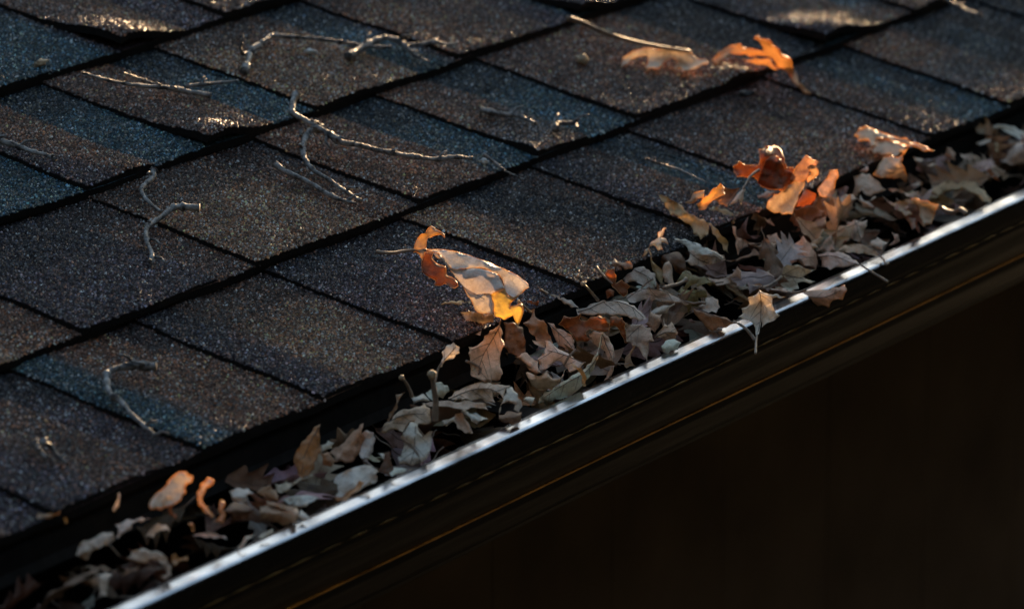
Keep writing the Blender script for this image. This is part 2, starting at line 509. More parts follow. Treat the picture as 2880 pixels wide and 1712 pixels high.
# tones: tab left part, tab right part, where it changes (0..1), tab share of the interval, base tone
LOOK = {
    0: ['KKD.4.75P', 'PKB.45.75P', 'SBB.38.8K', 'PTK.4.7T', 'PPK.5.72P', 'TDB.4.7D', 'PKS.5.62S', 'KBS.5.66K', 'KSD.6.7S', 'BDS.5.7D', 'DDD.5.7D'],
    1: ['KTT.5.7B', 'PPK.6.78K', 'TTB.55.72B', 'BBK.5.62S', 'BKS.5.5S', 'KBK.5.7D', 'PKB.4.7S', 'KBD.5.6D'],
    2: ['SSD.5.7S', 'PBS.4.55S', 'KBS.55.62S', 'TTB.4.7S', 'BKK.5.75P', 'PSS.5.6S', 'KPD.5.7K'],
    3: ['DSS.5.7S', 'KBB.5.62P', 'KBK.5.7K', 'BPS.5.6S', 'KDK.4.7D'],
}
def parse_look(t):
    a, b, c = t[0], t[1], t[2]
    r = t[3:].split('.')
    return TONE[a], TONE[b], float('.' + r[1]), float('.' + r[2][:-1]), TONE[r[2][-1]], TONE[c]
LIFTS = [(335, 110, .0100, .040), (610, 374, .0078, .030), (2335, 98, .0105, .040), (1640, 28, .008, .026), (372, 468, .0036, .018), (2075, 205, .005, .02), (1480, 410, .0035, .012)]
LIFTS = [(on_roof(a, b), h, r) for a, b, h, r in LIFTS]
def surf_h(course, s, extra):
    e = s - COURSES[course]
    return -.0042 - e * .052 + extra * (1 - .35 * min(e / .143, 1.2))
def sheet(x0, x1, s0, s1, hfun, thick, tonefun, dx, ds, rag, seed, slant0=0, slant1=0):
    nx = max(3, int((x1 - x0) / dx)); ns = max(4, int((s1 - s0) / ds))
    V, F, I, TN = [], [], [], []
    def grid(dh):
        for j in range(ns + 1):
            for i in range(nx + 1):
                u, w = i / nx, j / ns
                xa = x0 + slant0 * w; xb = x1 + slant1 * w
                x = xa + (xb - xa) * u
                s = s0 + (s1 - s0) * w
                if i in (0, nx): x += rag * noise.noise(Vector((s * 260, seed, 1.3 + i))) + .0035 * noise.noise(Vector((s * 16, seed, 4.3 + i)))
                if j == 0: s += rag * 1.3 * noise.noise(Vector((x * 220, seed, 7.7))) + .0028 * noise.noise(Vector((x * 11, seed, 2.1)))
                V.append(S(x, s, hfun(x, s) + dh))
                TN.append(tonefun(x, s, u))
    grid(0); grid(-thick)
    n = (nx + 1) * (ns + 1)
    q = lambda i, j: j * (nx + 1) + i
    for j in range(ns):
        for i in range(nx):
            F.append((q(i, j), q(i + 1, j), q(i + 1, j + 1), q(i, j + 1))); I.append(0)
    for i in range(nx):
        F.append((q(i, 0) + n, q(i + 1, 0) + n, q(i + 1, 0), q(i, 0))); I.append(1)
    for j in range(ns):
        F.append((q(0, j), q(0, j + 1), q(0, j + 1) + n, q(0, j) + n)); I.append(1)
        F.append((q(nx, j) + n, q(nx, j + 1) + n, q(nx, j + 1), q(nx, j))); I.append(1)
    return V, F, I, TN, nx, ns
def set_tone(o, TN):
    a = o.data.attributes.new('tone', 'FLOAT_COLOR', 'POINT')
    flat = []
    for c in TN: flat += [c[0], c[1], c[2], 1.0]
    a.data.foreach_set('color', flat)
    me = o.data
    sm = [p.material_index == 0 for p in me.polygons]
    me.polygons.foreach_set('use_smooth', sm)
def lerp3(a, b, t): return tuple(a[i] + (b[i] - a[i]) * t for i in range(3))
def sstep(a, b, x):
    t = max(0, min(1, (x - a) / (b - a)))
    return t * t * (3 - 2 * t)
for ci, s0 in enumerate(COURSES):
    s_up = (COURSES[ci + 1] if ci + 1 < len(COURSES) else ROOF_LEN) + .03
    rr = random.Random(100 + ci)
    xs = [on_roof(px, py).x for px, py in EDGE_PX.get(ci, [])]
    if not xs: xs = [X0 + rr.uniform(0, .2)]
    xs.sort()
    looks = list(LOOK.get(ci, []))
    while xs[0] > X0 + .1:
        xs.insert(0, xs[0] - rr.uniform(.15, .27)); looks.insert(0, None)
    n_known = len(looks)
    while xs[-1] < X1 - .25: xs.append(xs[-1] + rr.uniform(.16, .28))
    if LOOK.get(ci): 
        # the first listed look belongs to the interval left of the first measured edge
        lead = xs.index(min(xs, key=lambda t: abs(t - on_roof(*EDGE_PX[ci][0]).x)))
        looks = [None] * max(0, lead - 1) + list(LOOK[ci])
    while len(looks) < len(xs): looks.append(None)
    for i in range(len(xs)):
        if looks[i] is None:
            looks[i] = ''.join(rr.choice('BTSPKD') for _ in range(3)) + '.%d.%d%s' % (rr.randint(3, 6), rr.randint(55, 78), rr.choice('SPKBD'))
    xs2 = xs + [X1]
    info = [parse_look(t) for t in looks]
    und = lambda x, s, sd=ci: .0008 * noise.noise(Vector((x * 11, s * 14, sd * 3.1))) + .0005 * noise.noise(Vector((x * 40, s * 40, sd)))
    def base_tone(x, s, u, ci=ci):
        k = max([i for i in range(len(xs)) if xs[i] <= x] or [0])
        c = info[k][4]
        d = noise.noise(Vector((x * 9, s * 9, ci + .5)))
        c = lerp3(c, info[k][5], sstep(.05, .5, d))
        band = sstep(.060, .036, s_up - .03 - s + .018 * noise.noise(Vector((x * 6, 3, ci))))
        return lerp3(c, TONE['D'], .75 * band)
    # one strip shingle per metre with its butt joints, each carrying its own raised tabs
    joints = [X0 - .3 + rr.uniform(0, .3)]
    while joints[-1] < X1: joints.append(joints[-1] + .985)
    strips = []
    grit = {}
    for a, b in zip(joints[:-1], joints[1:]):
        a2, b2 = max(a, X0), min(b, X1)
        if b2 - a2 < .05: continue
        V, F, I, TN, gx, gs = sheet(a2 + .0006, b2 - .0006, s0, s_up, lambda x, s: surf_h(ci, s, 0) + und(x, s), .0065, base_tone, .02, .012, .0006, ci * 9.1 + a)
        o = rpart('shingle', V, F, [M_SH, M_BIT], None, I)
        set_tone(o, TN)
        strips.append((a2, b2, o))
        grit[o] = [granules(V, TN, gx, gs, s_up - .03, [(xs[k], min(xs2[k + 1], X1) * info[k][3] + xs[k] * (1 - info[k][3])) for k in range(len(xs))])]
    for k in range(len(xs)):
        xl, xr = xs[k], min(xs2[k + 1], X1)
        c1, c2, split, share, _, c3 = info[k]
        w = (xr - xl) * share
        if w < .03: continue
        mid = xl + w / 2
        par = min(strips, key=lambda t: abs((t[0] + t[1]) / 2 - mid))[2]
        dark = rr.random() < .55
        dw = rr.uniform(.03, .06)
        def tt(x, s, u, c1=c1, c2=c2, c3=c3, split=split, dark=dark, dw=dw):
            nz = noise.noise(Vector((x * 13, s * 13, ci * 1.7)))
            c = lerp3(c1, c2, sstep(split - .10, split + .10, u + .12 * nz))
            c = lerp3(c, c3, .7 * sstep(.2, .6, noise.noise(Vector((x * 8, s * 8, 30 + ci)))))
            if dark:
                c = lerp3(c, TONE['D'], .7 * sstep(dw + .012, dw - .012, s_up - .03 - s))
            return c
        def hf(x, s, xl=xl, xr=xl + w):
            h = surf_h(ci, s, .0038) - .0026 * max(0.0, (x - xl) / (xr - xl)) ** 2 + und(x, s) + .0006 * noise.noise(Vector((x * 25, s * 8, 50 + k)))
            for P, a, r in LIFTS:
                ps = P.y / math.cos(BETA)
                if abs(ps - s0) < .05 and xl - .02 < P.x < xr + .02:
                    h += a * math.exp(-((x - P.x) ** 2 + (s - max(ps, s0)) ** 2) / r ** 2)
            return h
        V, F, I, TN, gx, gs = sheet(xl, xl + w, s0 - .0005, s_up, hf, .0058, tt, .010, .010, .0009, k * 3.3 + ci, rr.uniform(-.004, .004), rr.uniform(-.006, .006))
        o = rpart('tab', V, F, [M_SH, M_BIT], par, I)
        set_tone(o, TN)
        grit[par].append(granules(V, TN, gx, gs, s_up - .03, []))
    for par, parts_ in grit.items():
        granule_part(np.concatenate([q[0] for q in parts_]), np.concatenate([q[1] for q in parts_]), par)

# ------------------------------------------------------------------ gutter
GX0, GX1 = X0, X1
LY, LZ = -.0839, -.0371
gutter = empty('rain_gutter', (0.4, -.03, -.1))
tag(gutter, 'black painted metal rain gutter along the eave filled with dead leaves', 'gutter')
def gpart(name, prof, thick_close=False, dx=.05, mat=None, wob=.0006, x0=GX0, x1=GX1, smooth=False):
    n = int((x1 - x0) / dx)
    V, F = [], []
    for i in range(n + 1):
        x = x0 + (x1 - x0) * i / n
        for (y, z) in prof:
            V.append(Vector((x, y + wob * noise.noise(Vector((x * 3.1, 1.7, 0))), z + wob * 1.6 * noise.noise(Vector((x * 2.3, 9.2, 0))))) - gutter.location)
    m = len(prof)
    for i in range(n):
        for j in range(m - 1):
            F.append((i * m + j, i * m + j + 1, (i + 1) * m + j + 1, (i + 1) * m + j))
    return mesh_obj(name, V, F, mat or M_GUT, gutter, smooth=smooth)
def arc(cx, cz, r, a0, a1, n):
    return [(cx + r * math.cos(math.radians(a0 + (a1 - a0) * i / n)), cz + r * math.sin(math.radians(a0 + (a1 - a0) * i / n))) for i in range(n + 1)]
# profile, seen along the eave: y outwards is negative
lip = [(LY + .0152, LZ - .0075), (LY + .0152, LZ - .0012)] + [(LY + .0142, LZ), (LY + .0100, LZ + .0006), (LY + .004, LZ)] + arc(LY + .004, LZ - .004, .004, 90, 150, 4)
gpart('rolled_lip', lip, smooth=False, mat=M_LIP)
gpart('lip_front', arc(LY + .004, LZ - .004, .004, 150, 180, 3) + [(LY, LZ - .014), (LY + .0006, LZ - .0165)], smooth=False)
face = [(LY + .0012, LZ - .0166), (LY + .0012, LZ - .0215)] + arc(LY + .0045, LZ - .0225, .0033, 180, 250, 4) + \
       [(LY + .0055, LZ - .031), (LY + .0075, LZ - .039), (LY + .0115, LZ - .0455), (LY + .0165, LZ - .0505)] + \
       [(LY + .0205, LZ - .0545), (LY + .0225, LZ - .0575)] + [(LY + .0232, LZ - .0605), (LY + .0228, LZ - .0635)] + \
       [(LY + .0245, LZ - .0665), (LY + .029, LZ - .072), (LY + .0345, LZ - .080), (LY + .0385, LZ - .086)] + arc(LY + .0445, LZ - .0865, .0048, 180, 270, 4)
gpart('front_face', face, smooth=True)
def dash_glint():  # added dashed bead, bronze coloured to imitate a broken reflection line
    V, F = [], []
    n = 1100
    for i in range(n + 1):
        x = GX0 + (GX1 - GX0) * i / n
        a = .5 + .5 * math.sin(x * 2 * math.pi / .031 + 2.2 * noise.noise(Vector((x * 7, 3, 1))))
        r = .0003 + .0009 * a
        for an in (70, 110, 150, 190):
            V.append(Vector((x, LY + .0014 + r * math.cos(math.radians(an)), LZ - .0195 + r * math.sin(math.radians(an)))) - gutter.location)
    for i in range(n):
        for j in range(3): F.append((i * 4 + j, i * 4 + j + 1, i * 4 + j + 5, i * 4 + j + 4))
    mesh_obj('glint_dashes', V, F, simple_mat('glint_dash_bronze', (.24, .13, .04), .3, .5, metal=1.0, nscale=30, var=.6), gutter, smooth=True)
dash_glint()
gpart('reflection_bead', arc(LY + .0236, LZ - .0575, .0022, 60, 205, 6), smooth=True, mat=M_BEAD)  # bead added to draw the warm line reflected in the ogee
gpart('trough', [(LY + .0445, LZ - .0913), (.030, LZ - .0913), (.0325, LZ - .089), (.0325, -.02)])
for hx in [GX0 + .25 + .61 * i for i in range(7)]:
    v, f = box(hx, hx + .022, LY + .006, .0315, LZ - .0125, LZ - .009)
    mesh_obj('hanger', [Vector(p) - gutter.location for p in v], f, M_GUT, gutter)
for ex in (GX0, GX1):
    prof = [(.0325, -.02), (.0325, LZ - .09)] + face[::-1] + [(LY + .0012, LZ - .004)]
    V = [Vector((ex, y, z)) - gutter.location for y, z in prof]
    mesh_obj('end_cap', V, [tuple(range(len(V)))], M_GUT, gutter)

# ------------------------------------------------------------------ leaves
REG = {'R1': (1020, 600, .2563), 'R2': (1250, 850, .2563), 'R3': (1620, 580, .2563), 'R4': (1900, 380, .2563), 'R5': (2240, 300, .2563),
       'R6': (800, 1040, .2563), 'R7': (400, 1180, .2563), 'R8': (0, 1290, .2563), 'Z5': (960, 570, .3845), 'Z6': (1920, 570, .3845), 'T': (0, 0, 1.0)}
def pix(reg, s):
    ox, oy, k = REG[reg]
    return [(ox + k * float(a), oy + k * float(b)) for a, b in (t.split(',') for t in s.split())]
def inside(p, poly):
    c = False
    j = len(poly) - 1
    for i in range(len(poly)):
        if (poly[i][1] > p[1]) != (poly[j][1] > p[1]) and p[0] < (poly[j][0] - poly[i][0]) * (p[1] - poly[i][1]) / (poly[j][1] - poly[i][1]) + poly[i][0]:
            c = not c
        j = i
    return c
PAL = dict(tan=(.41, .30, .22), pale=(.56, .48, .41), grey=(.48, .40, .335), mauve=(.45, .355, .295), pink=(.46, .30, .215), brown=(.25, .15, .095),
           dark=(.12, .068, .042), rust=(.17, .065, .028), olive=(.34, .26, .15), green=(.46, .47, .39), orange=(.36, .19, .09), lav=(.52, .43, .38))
GLOW = dict(tan=(.46, .27, .12), pale=(.7, .48, .30), grey=(.6, .38, .24), mauve=(.42, .22, .13), pink=(.45, .2, .12), brown=(.55, .2, .05),
            dark=(.35, .08, .02), rust=(.6, .12, .015), olive=(.7, .38, .1), green=(.8, .5, .25), orange=(.9, .4, .06), lav=(.85, .45, .3))
def seg_dist(P, A, B):
    """distance of points P (n,2) to the nearest of segments A-B (m,2)"""
    d = B - A
    L = (d * d).sum(1) + 1e-9
    t = np.clip(((P[:, None, :] - A[None]) * d[None]).sum(2) / L[None], 0, 1)
    q = A[None] + t[..., None] * d[None]
    return np.sqrt(((P[:, None, :] - q) ** 2).sum(2)).min(1)
def patch(pts, anchor, nrm, cu, cv, wr, seed, near, mid=None, fold=0.0, lobes=1.0):
    """curved sheet whose outline is the traced one; lies on a plane through anchor, folded along its midrib, bowed, wrinkled, edges rolled"""
    n = len(pts)
    cx = sum(p[0] for p in pts) / n; cy = sum(p[1] for p in pts) / n
    sxx = sum((p[0] - cx) ** 2 for p in pts); syy = sum((p[1] - cy) ** 2 for p in pts); sxy = sum((p[0] - cx) * (p[1] - cy) for p in pts)
    th = .5 * math.atan2(2 * sxy, sxx - syy)
    ax = (math.cos(th), math.sin(th)); bx = (-ax[1], ax[0])
    hu = max(abs((p[0] - cx) * ax[0] + (p[1] - cy) * ax[1]) for p in pts)
    hv = max(abs((p[0] - cx) * bx[0] + (p[1] - cy) * bx[1]) for p in pts)
    mpp = (anchor - CAM).dot(FW) / FPX
    if lobes > 0:
        area = sum(pts[i - 1][0] * pts[i][1] - pts[i][0] * pts[i - 1][1] for i in range(n))
        sg0 = 1 if area > 0 else -1
        rl_ = random.Random(int(seed * 517))
        np_ = []
        for i in range(n):
            a, b = pts[i], pts[(i + 1) % n]
            np_.append(a)
            l = math.hypot(b[0] - a[0], b[1] - a[1])
            if l > 17 and rl_.random() < .75:
                k = rl_.uniform(.03, .13) * lobes
                f = rl_.uniform(.4, .6)
                np_.append((a[0] + (b[0] - a[0]) * f - sg0 * (b[1] - a[1]) * k, a[1] + (b[1] - a[1]) * f + sg0 * (b[0] - a[0]) * k))
        pts = np_
    out = catmull([Vector(p) for p in pts], 4, True)
    jit = .7 + .015 * hv
    out = [Vector((p.x + jit * noise.noise(Vector((p.x / 6., p.y / 6., seed))), p.y + jit * noise.noise(Vector((p.x / 6., p.y / 6., seed + 5.))))) for p in out]
    poly = [(p.x, p.y) for p in out]
    PA = np.array(poly); PB = np.roll(PA, -1, 0)
    if mid is None:
        mid = [(cx - ax[0] * hu, cy - ax[1] * hu), (cx, cy), (cx + ax[0] * hu, cy + ax[1] * hu)]
    MA = np.array(mid[:-1]); MB = np.array(mid[1:])
    rim = min(5.5, .3 * hv)
    rho = min(.0024, .3 * hv * mpp)
    def depth(Q):
        Q = np.asarray(Q, float)
        u = ((Q[:, 0] - cx) * ax[0] + (Q[:, 1] - cy) * ax[1]) / hu
        w = ((Q[:, 0] - cx) * bx[0] + (Q[:, 1] - cy) * bx[1]) / hv
        de = seg_dist(Q, PA, PB)
        dm = seg_dist(Q, MA, MB)
        res = cu * hu * mpp * u * u + cv * hv * mpp * (w * w + .25 * w)
        soft = np.sqrt(dm * dm + 4.0) - 2.0
        res = res - fold * soft * mpp
        rl = np.clip(1 - de / rim, 0, 1) ** 2
        for i in range(len(Q)):
            x, y = Q[i]
            big = noise.noise(Vector((x / 48., y / 48., seed * 3.7)))
            sm = noise.noise(Vector((x / 17., y / 17., seed * 1.3)))
            sg = noise.noise(Vector((x / 34., y / 34., seed + 9.)))
            curl = noise.noise(Vector((x / 60., y / 60., seed + 3.)))
            res[i] += wr * hv * mpp * .75 * big + wr * .0022 * sm
            # lobes curl more than the middle of the blade
            res[i] -= hv * mpp * .9 * curl * max(0.0, dm[i] / max(hv, 1) - .35) * wr
            res[i] -= rho * rl[i] * (1.0 if sg > -.22 else -.7)
        return res
    def place(Q):
        D = depth(Q)
        o = []
        for (x, y), d_ in zip(Q, D):
            d = ray(x, y)
            t = (anchor - CAM).dot(nrm) / d.dot(nrm)
            o.append(CAM + d * (t - d_ - near))
        return o
    h = max(3.2, math.sqrt(hu * hv) / 9)
    pin = []
    N = len(out)
    for off in (rim * .3, rim * .7):
        for k in range(0, N):
            tg = out[(k + 1) % N] - out[k - 1]
            if tg.length < 1e-6: continue
            nn = Vector((-tg.y, tg.x)).normalized()
            for sgn in (1, -1):
                q = out[k] + nn * off * sgn
                if inside((q.x, q.y), poly): pin.append(q)
    if pin:
        dd = seg_dist(np.array([(q.x, q.y) for q in pin]), PA, PB)
        pin = [q for q, e in zip(pin, dd) if e > rim * .22]
    x0, x1 = min(p.x for p in out), max(p.x for p in out); y0, y1 = min(p.y for p in out), max(p.y for p in out)
    rr = random.Random(int(seed * 1000))
    grid = []
    yy = y0 + h / 2
    while yy < y1:
        xx = x0 + h / 2
        while xx < x1:
            q = (xx + rr.uniform(-.25, .25) * h, yy + rr.uniform(-.25, .25) * h)
            if inside(q, poly): grid.append(q)
            xx += h
        yy += h
    if grid:
        dd = seg_dist(np.array(grid), PA, PB)
        grid = [Vector(q) for q, e in zip(grid, dd) if e > rim * .9]
    mp = [Vector((a[0] + (b[0] - a[0]) * t, a[1] + (b[1] - a[1]) * t)) for a, b in zip(mid[:-1], mid[1:]) for t in (.1, .3, .5, .7, .9)]
    mp = [q for q in mp if inside((q.x, q.y), poly)]
    vs, es, fs, _, _, _ = delaunay_2d_cdt(out + pin + grid + mp, [], [list(range(len(out)))], 1, 1e-4)
    V = place([(p.x, p.y) for p in vs])
    to3 = lambda px, py: place([(px, py)])[0]
    to3.edge = lambda: place(poly)
    return V, [tuple(f) for f in fs], to3, poly
def strand(pp, r0, r1, sides=5, seed=0):
    pts = catmull(pp, 5, False, False)
    n = len(pts)
    return tube(pts, [r0 + (r1 - r0) * i / (n - 1) for i in range(n)], sides)
LEAF_N = [0]
def leaf(label, patches, tone, anchor=None, mid=None, stalk=None, tilt=None, side=None, cu=None, cv=None, wr=1.0, near=0.0, where='gutter', Y=None, name='dead_leaf', group=None, sidev=True, stalk_r=.0008, fold=None, lobes=1.35, rim_glow=0.0, glow=None):
    """patches: list of (region, outline[, near mm[, curl]]); the leaf is one thing with a blade, veins and stalk"""
    LEAF_N[0] += 1
    seed = LEAF_N[0] * 1.37
    rr = random.Random(LEAF_N[0] * 77)
    P = [(pix(p[0], p[1]),) + tuple(p[2:]) for p in patches]
    allp = [q for p in P for q in p[0]]
    cx = sum(p[0] for p in allp) / len(allp); cy = sum(p[1] for p in allp) / len(allp)
    if anchor: a2 = pix(*anchor)[0]
    else: a2 = (cx, cy)
    if where == 'roof': A = on_roof(a2[0], a2[1], -.002)
    else: A = at_y(a2[0], a2[1], gutter_y(*a2) if Y is None else Y)
    tilt = rr.uniform(20, 58) if tilt is None else tilt + 6
    side = rr.uniform(-28, 28) if side is None else side
    tocam = (CAM - A).normalized()
    upv = (Vector((0, 0, 1)) - tocam * tocam.z).normalized()
    sdv = upv.cross(tocam)
    nrm = (tocam * math.cos(math.radians(tilt)) + upv * math.sin(math.radians(tilt)))
    nrm = (nrm * math.cos(math.radians(side)) + sdv * math.sin(math.radians(side))).normalized()
    root = empty(name, A)
    tag(root, label, 'leaf', group)
    V, F, folds = [], [], []
    ME = ([], [])
    first = None
    for i, p in enumerate(P):
        c_u = rr.uniform(-.35, .35) if cu is None else cu
        c_v = rr.choice((-1, 1, 1)) * rr.uniform(.5, 1.2) if cv is None else cv * 1.7
        nr = near
        if len(p) > 1: nr = near + p[1] * .001
        if len(p) > 2: c_v = p[2]
        fo = rr.choice((-1, 1, 1)) * rr.uniform(.55, 1.25) if fold is None else fold
        v, f, to3, poly = patch(p[0], A, nrm, c_u, c_v * .6, wr, seed + i * .31, nr, pix(*mid) if (mid and i == 0) else None, fo if len(p) < 3 else fo * .4, 0.0 if len(p) > 3 else lobes)
        if first is None: first = (to3, poly)
        if rim_glow and (i == 0 or len(p) > 3):  # tube added along the outline as painted rim light
            e = to3.edge(); e.append(e[0])
            mr = [rim_glow * .72 * (.75 + .6 * noise.noise(Vector((k * .35, seed, i)))) for k in range(len(e))]
            mt = tube(e, mr, 5, False)
            ME[1].extend([tuple(k + len(ME[0]) for k in q) for q in mt[1]]); ME[0].extend(mt[0])
        if len(p) > 3:
            folds.append((v, f, p[3]))
            continue
        F += [tuple(k + len(V) for k in t) for t in f]
        V += v
    gain = 1.62
    c0 = PAL[tone] if isinstance(tone, str) else tone
    g0 = GLOW[tone] if isinstance(tone, str) else ((.44, .35, .30) if tone[0] > .3 else (.42, .085, .012))
    if glow: g0 = glow
    jv = rr.uniform(.86, 1.12)
    jc = (rr.uniform(.96, 1.05), 1.0, rr.uniform(.94, 1.06))
    b = mesh_obj('blade', [x - A for x in V], F, M_LEAF, root, smooth=True)
    b.color = (*[min(.78, c0[i] * jv * jc[i] * gain) for i in range(3)], 1)
    b['glow'] = list(g0)
    if ME[0]:
        q = mesh_obj('rim_light_tube', [x - A for x in ME[0]], ME[1], M_RIM_GLOW, root, smooth=True)
    for v, f, spec in folds:
        nm, fc, fg = spec
        q = mesh_obj(nm, [x - A for x in v], f, M_LEAF, root, smooth=True)
        q.color = (*fc, 1)
        q['glow'] = list(fg)
    to3, poly = first
    def lifted(p, e=.0005):
        q = to3(p[0], p[1]); return q + (CAM - q).normalized() * e
    if mid:
        mp = pix(*mid)
        VV, FF = [], []
        def addt(t):
            FF.extend([tuple(k + len(VV) for k in q) for q in t[1]]); VV.extend(t[0])
        mpts = [(p.x, p.y) for p in catmull([Vector(p) for p in mp], 4, False, False)]
        addt(strand([lifted(p) - A for p in mpts[::2]], .00036, .0002, 5))
        if sidev:
            n = len(mpts)
            for i in range(2, n - 1, 2):
                tx, ty = mpts[min(i + 1, n - 1)][0] - mpts[i - 1][0], mpts[min(i + 1, n - 1)][1] - mpts[i - 1][1]
                l = math.hypot(tx, ty) or 1
                tx, ty = tx / l, ty / l
                sg = 1 if i % 4 == 0 else -1
                an = sg * math.radians(rr.uniform(38, 58))
                dx, dy = tx * math.cos(an) - ty * math.sin(an), tx * math.sin(an) + ty * math.cos(an)
                L = 0
                while L < 120 and inside((mpts[i][0] + dx * (L + 3), mpts[i][1] + dy * (L + 3)), poly): L += 3
                if L < 8: continue
                L *= .86
                pts = [lifted((mpts[i][0] + dx * L * t + tx * L * .12 * t * t, mpts[i][1] + dy * L * t + ty * L * .12 * t * t), .0003) - A for t in (0, .3, .6, .85, 1)]
                addt(strand(pts, .0002, .0001, 4))
        vo = mesh_obj('veins', VV, FF, M_VEIN, root, smooth=True)
    if stalk:
        sp = pix(*stalk)
        pts = []
        for i, p in enumerate(sp):
            q = lifted(p, .0012)
            pts.append(q - A)
        st = strand(pts, stalk_r * .85, stalk_r * 1.35, 7)
        mesh_obj('stalk', st[0], st[1], M_STALK, root, smooth=True)
    return root
# ---- the big leaf glowing at the eave: one leaf, several folds, their colours imitating backlight and shade
leaf('large pale oak leaf glowing amber, standing upright on the shingles at the eave', [
    ('R1', '690,400 800,395 950,405 1100,440 1250,490 1400,545 1550,610 1680,670 1760,730 1810,770 1825,810 1770,840 1740,880 1650,920 1580,870 1560,820 1540,740 1500,680 1420,640 1330,600 1200,600 1080,605 1000,610 920,550 850,450 770,420', 0, .5),
    ('R1', '770,430 850,450 920,550 980,610 1100,620 1210,600 1350,620 1480,670 1510,730 1560,820 1440,870 1400,890 1330,880 1300,900 1220,890 1120,830 1050,740 1010,690 940,590 870,520 800,470', 9, -.35, ('front_fold', (.64, .57, .52), (.48, .34, .27))),
    ('R1', '1120,830 1220,890 1330,880 1400,880 1420,950 1440,1010 1420,1090 1310,1095 1240,1060 1200,960 1150,900', 10, -.3, ('lower_lobe', (.6, .5, .42), (.7, .5, .3))),
    ('R1', '1400,880 1490,850 1565,825 1590,900 1650,920 1740,880 1680,930 1620,990 1615,1030 1680,1010 1750,980 1760,1060 1740,1150 1710,1225 1670,1170 1650,1120 1600,1140 1550,1165 1510,1140 1450,1130 1440,1050 1435,970', 5, .2, ('backlit_lobe', (.52, .31, .10), (1.0, .62, .08))),
    ('R1', '560,430 570,360 600,280 640,235 690,215 705,180 750,140 800,170 850,200 895,230 900,275 870,230 820,235 760,255 710,275 700,330 690,400 670,450 650,520 630,460 590,420', 3, .6, ('hooked_lobe', (.5, .33, .2), (1.0, .42, .05))),
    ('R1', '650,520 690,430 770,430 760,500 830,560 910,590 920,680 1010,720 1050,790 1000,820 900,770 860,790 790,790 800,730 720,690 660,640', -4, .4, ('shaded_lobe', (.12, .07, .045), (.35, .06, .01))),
    ], (.60, .53, .48), anchor=('R1', '1300,1060'), Y=-.016, lobes=0.0, tilt=24, side=-8, cu=.05, wr=.7, mid=('R1', '800,440 900,520 1010,690 1110,810 1240,890 1340,940'), stalk=('R1', '700,402 560,405 450,415 330,435 240,432 160,420'), stalk_r=.0010, fold=.5, name='oak_leaf', rim_glow=.00032)
leaf('crumpled pale tan leaf lying over the shingle edge below the large glowing leaf', [('R1', '990,1130 1060,1090 1200,1075 1300,1090 1430,1090 1440,1200 1330,1230 1290,1340 1230,1320 1190,1250 1110,1200')], 'tan', where='roof', wr=1.9, tilt=30, near=.004, name='oak_leaf')
leaf('thin veined brown leaf scrap on the shingle left of the large glowing leaf', [('R1', '850,1005 900,970 970,955 1080,950 1200,950 1210,1070 1140,1040 1080,1010 960,990 890,1000')], 'olive', where='roof', wr=1.5, name='leaf_scrap')
leaf('dark amber leaf standing behind the tip of the large glowing leaf', [('R1', '1750,990 1820,950 1930,960 1920,1080 1850,1080 1830,1190 1740,1200 1755,1080')], 'rust', tilt=10, near=-.004, mid=('R1', '1770,1180 1830,1080 1900,980'))
leaf('slim pale leaf reaching across the dark gap under the eave', [('R1', '1950,835 2020,870 2100,890 2200,920 2290,950 2380,1040 2290,1035 2210,995 2150,940 2060,900')], 'grey', tilt=30, cv=-.5, stalk=('R1', '2030,885 1990,860 1945,835'))
# ---- region right of it
leaf('pinkish brown leaf standing on edge against the eave, midrib to the front', [('R2', '620,165 608,230 560,280 500,310 440,370 400,440 350,480 265,485 262,560 280,660 290,800 430,870 540,860 600,855 625,800 640,770 615,700 610,600 640,500 660,460 640,330 618,280')], 'pink', mid=('R2', '615,200 605,260 570,330 500,450 430,570 390,690 372,790'), tilt=12, side=10, cv=-.3, near=.012, name='oak_leaf', stalk=('R2', '372,790 400,730 330,680 240,645'))
leaf('white grey lobed leaf with curved dark veins in the middle of the pile', [('R2', '1100,415 1160,430 1230,500 1350,555 1420,610 1530,665 1480,720 1380,765 1340,720 1310,690 1270,640 1210,655 1150,710 1060,760 1030,740 1045,680 1015,630 1060,590 1090,540 1115,480')], 'lav', mid=('R2', '1515,662 1380,600 1250,555 1130,525'), tilt=40, cv=.5, near=.010, name='oak_leaf', stalk=('R2', '1310,700 1340,630 1390,570 1440,520'))
leaf('tan cupped leaf curled up under the white grey lobed leaf', [('R2', '895,770 930,765 1000,800 1060,800 1130,740 1150,800 1200,840 1280,820 1330,730 1310,800 1280,880 1180,960 1080,965 980,935 940,870 910,820')], 'tan', cv=-.7, tilt=25, near=.014, name='oak_leaf')
leaf('long grey green leaf rolled lengthwise, rising from the gutter lip', [('R2', '1030,1110 1040,1050 1100,985 1200,940 1290,870 1400,800 1480,760 1560,690 1640,600 1690,500 1710,390 1730,330 1745,350 1725,470 1690,600 1640,740 1590,820 1500,930 1400,1010 1280,1060 1180,1100 1120,1140 1090,1090')], 'green', mid=('R2', '1732,345 1705,520 1640,660 1540,770 1400,850 1230,950 1100,1040'), tilt=30, cv=-.8, near=.018, name='oak_leaf')
leaf('tan leaf with toothed tip hanging beside the grey green rolled leaf', [('R2', '1535,340 1600,350 1640,310 1700,330 1740,330 1800,380 1850,480 1870,600 1860,720 1835,800 1800,860 1750,855 1800,760 1830,680 1790,620 1740,520 1690,490 1640,450 1560,415 1600,385')], 'tan', mid=('R2', '1735,335 1770,450 1830,590 1840,700'), tilt=20, cv=.6, near=.010, name='oak_leaf')
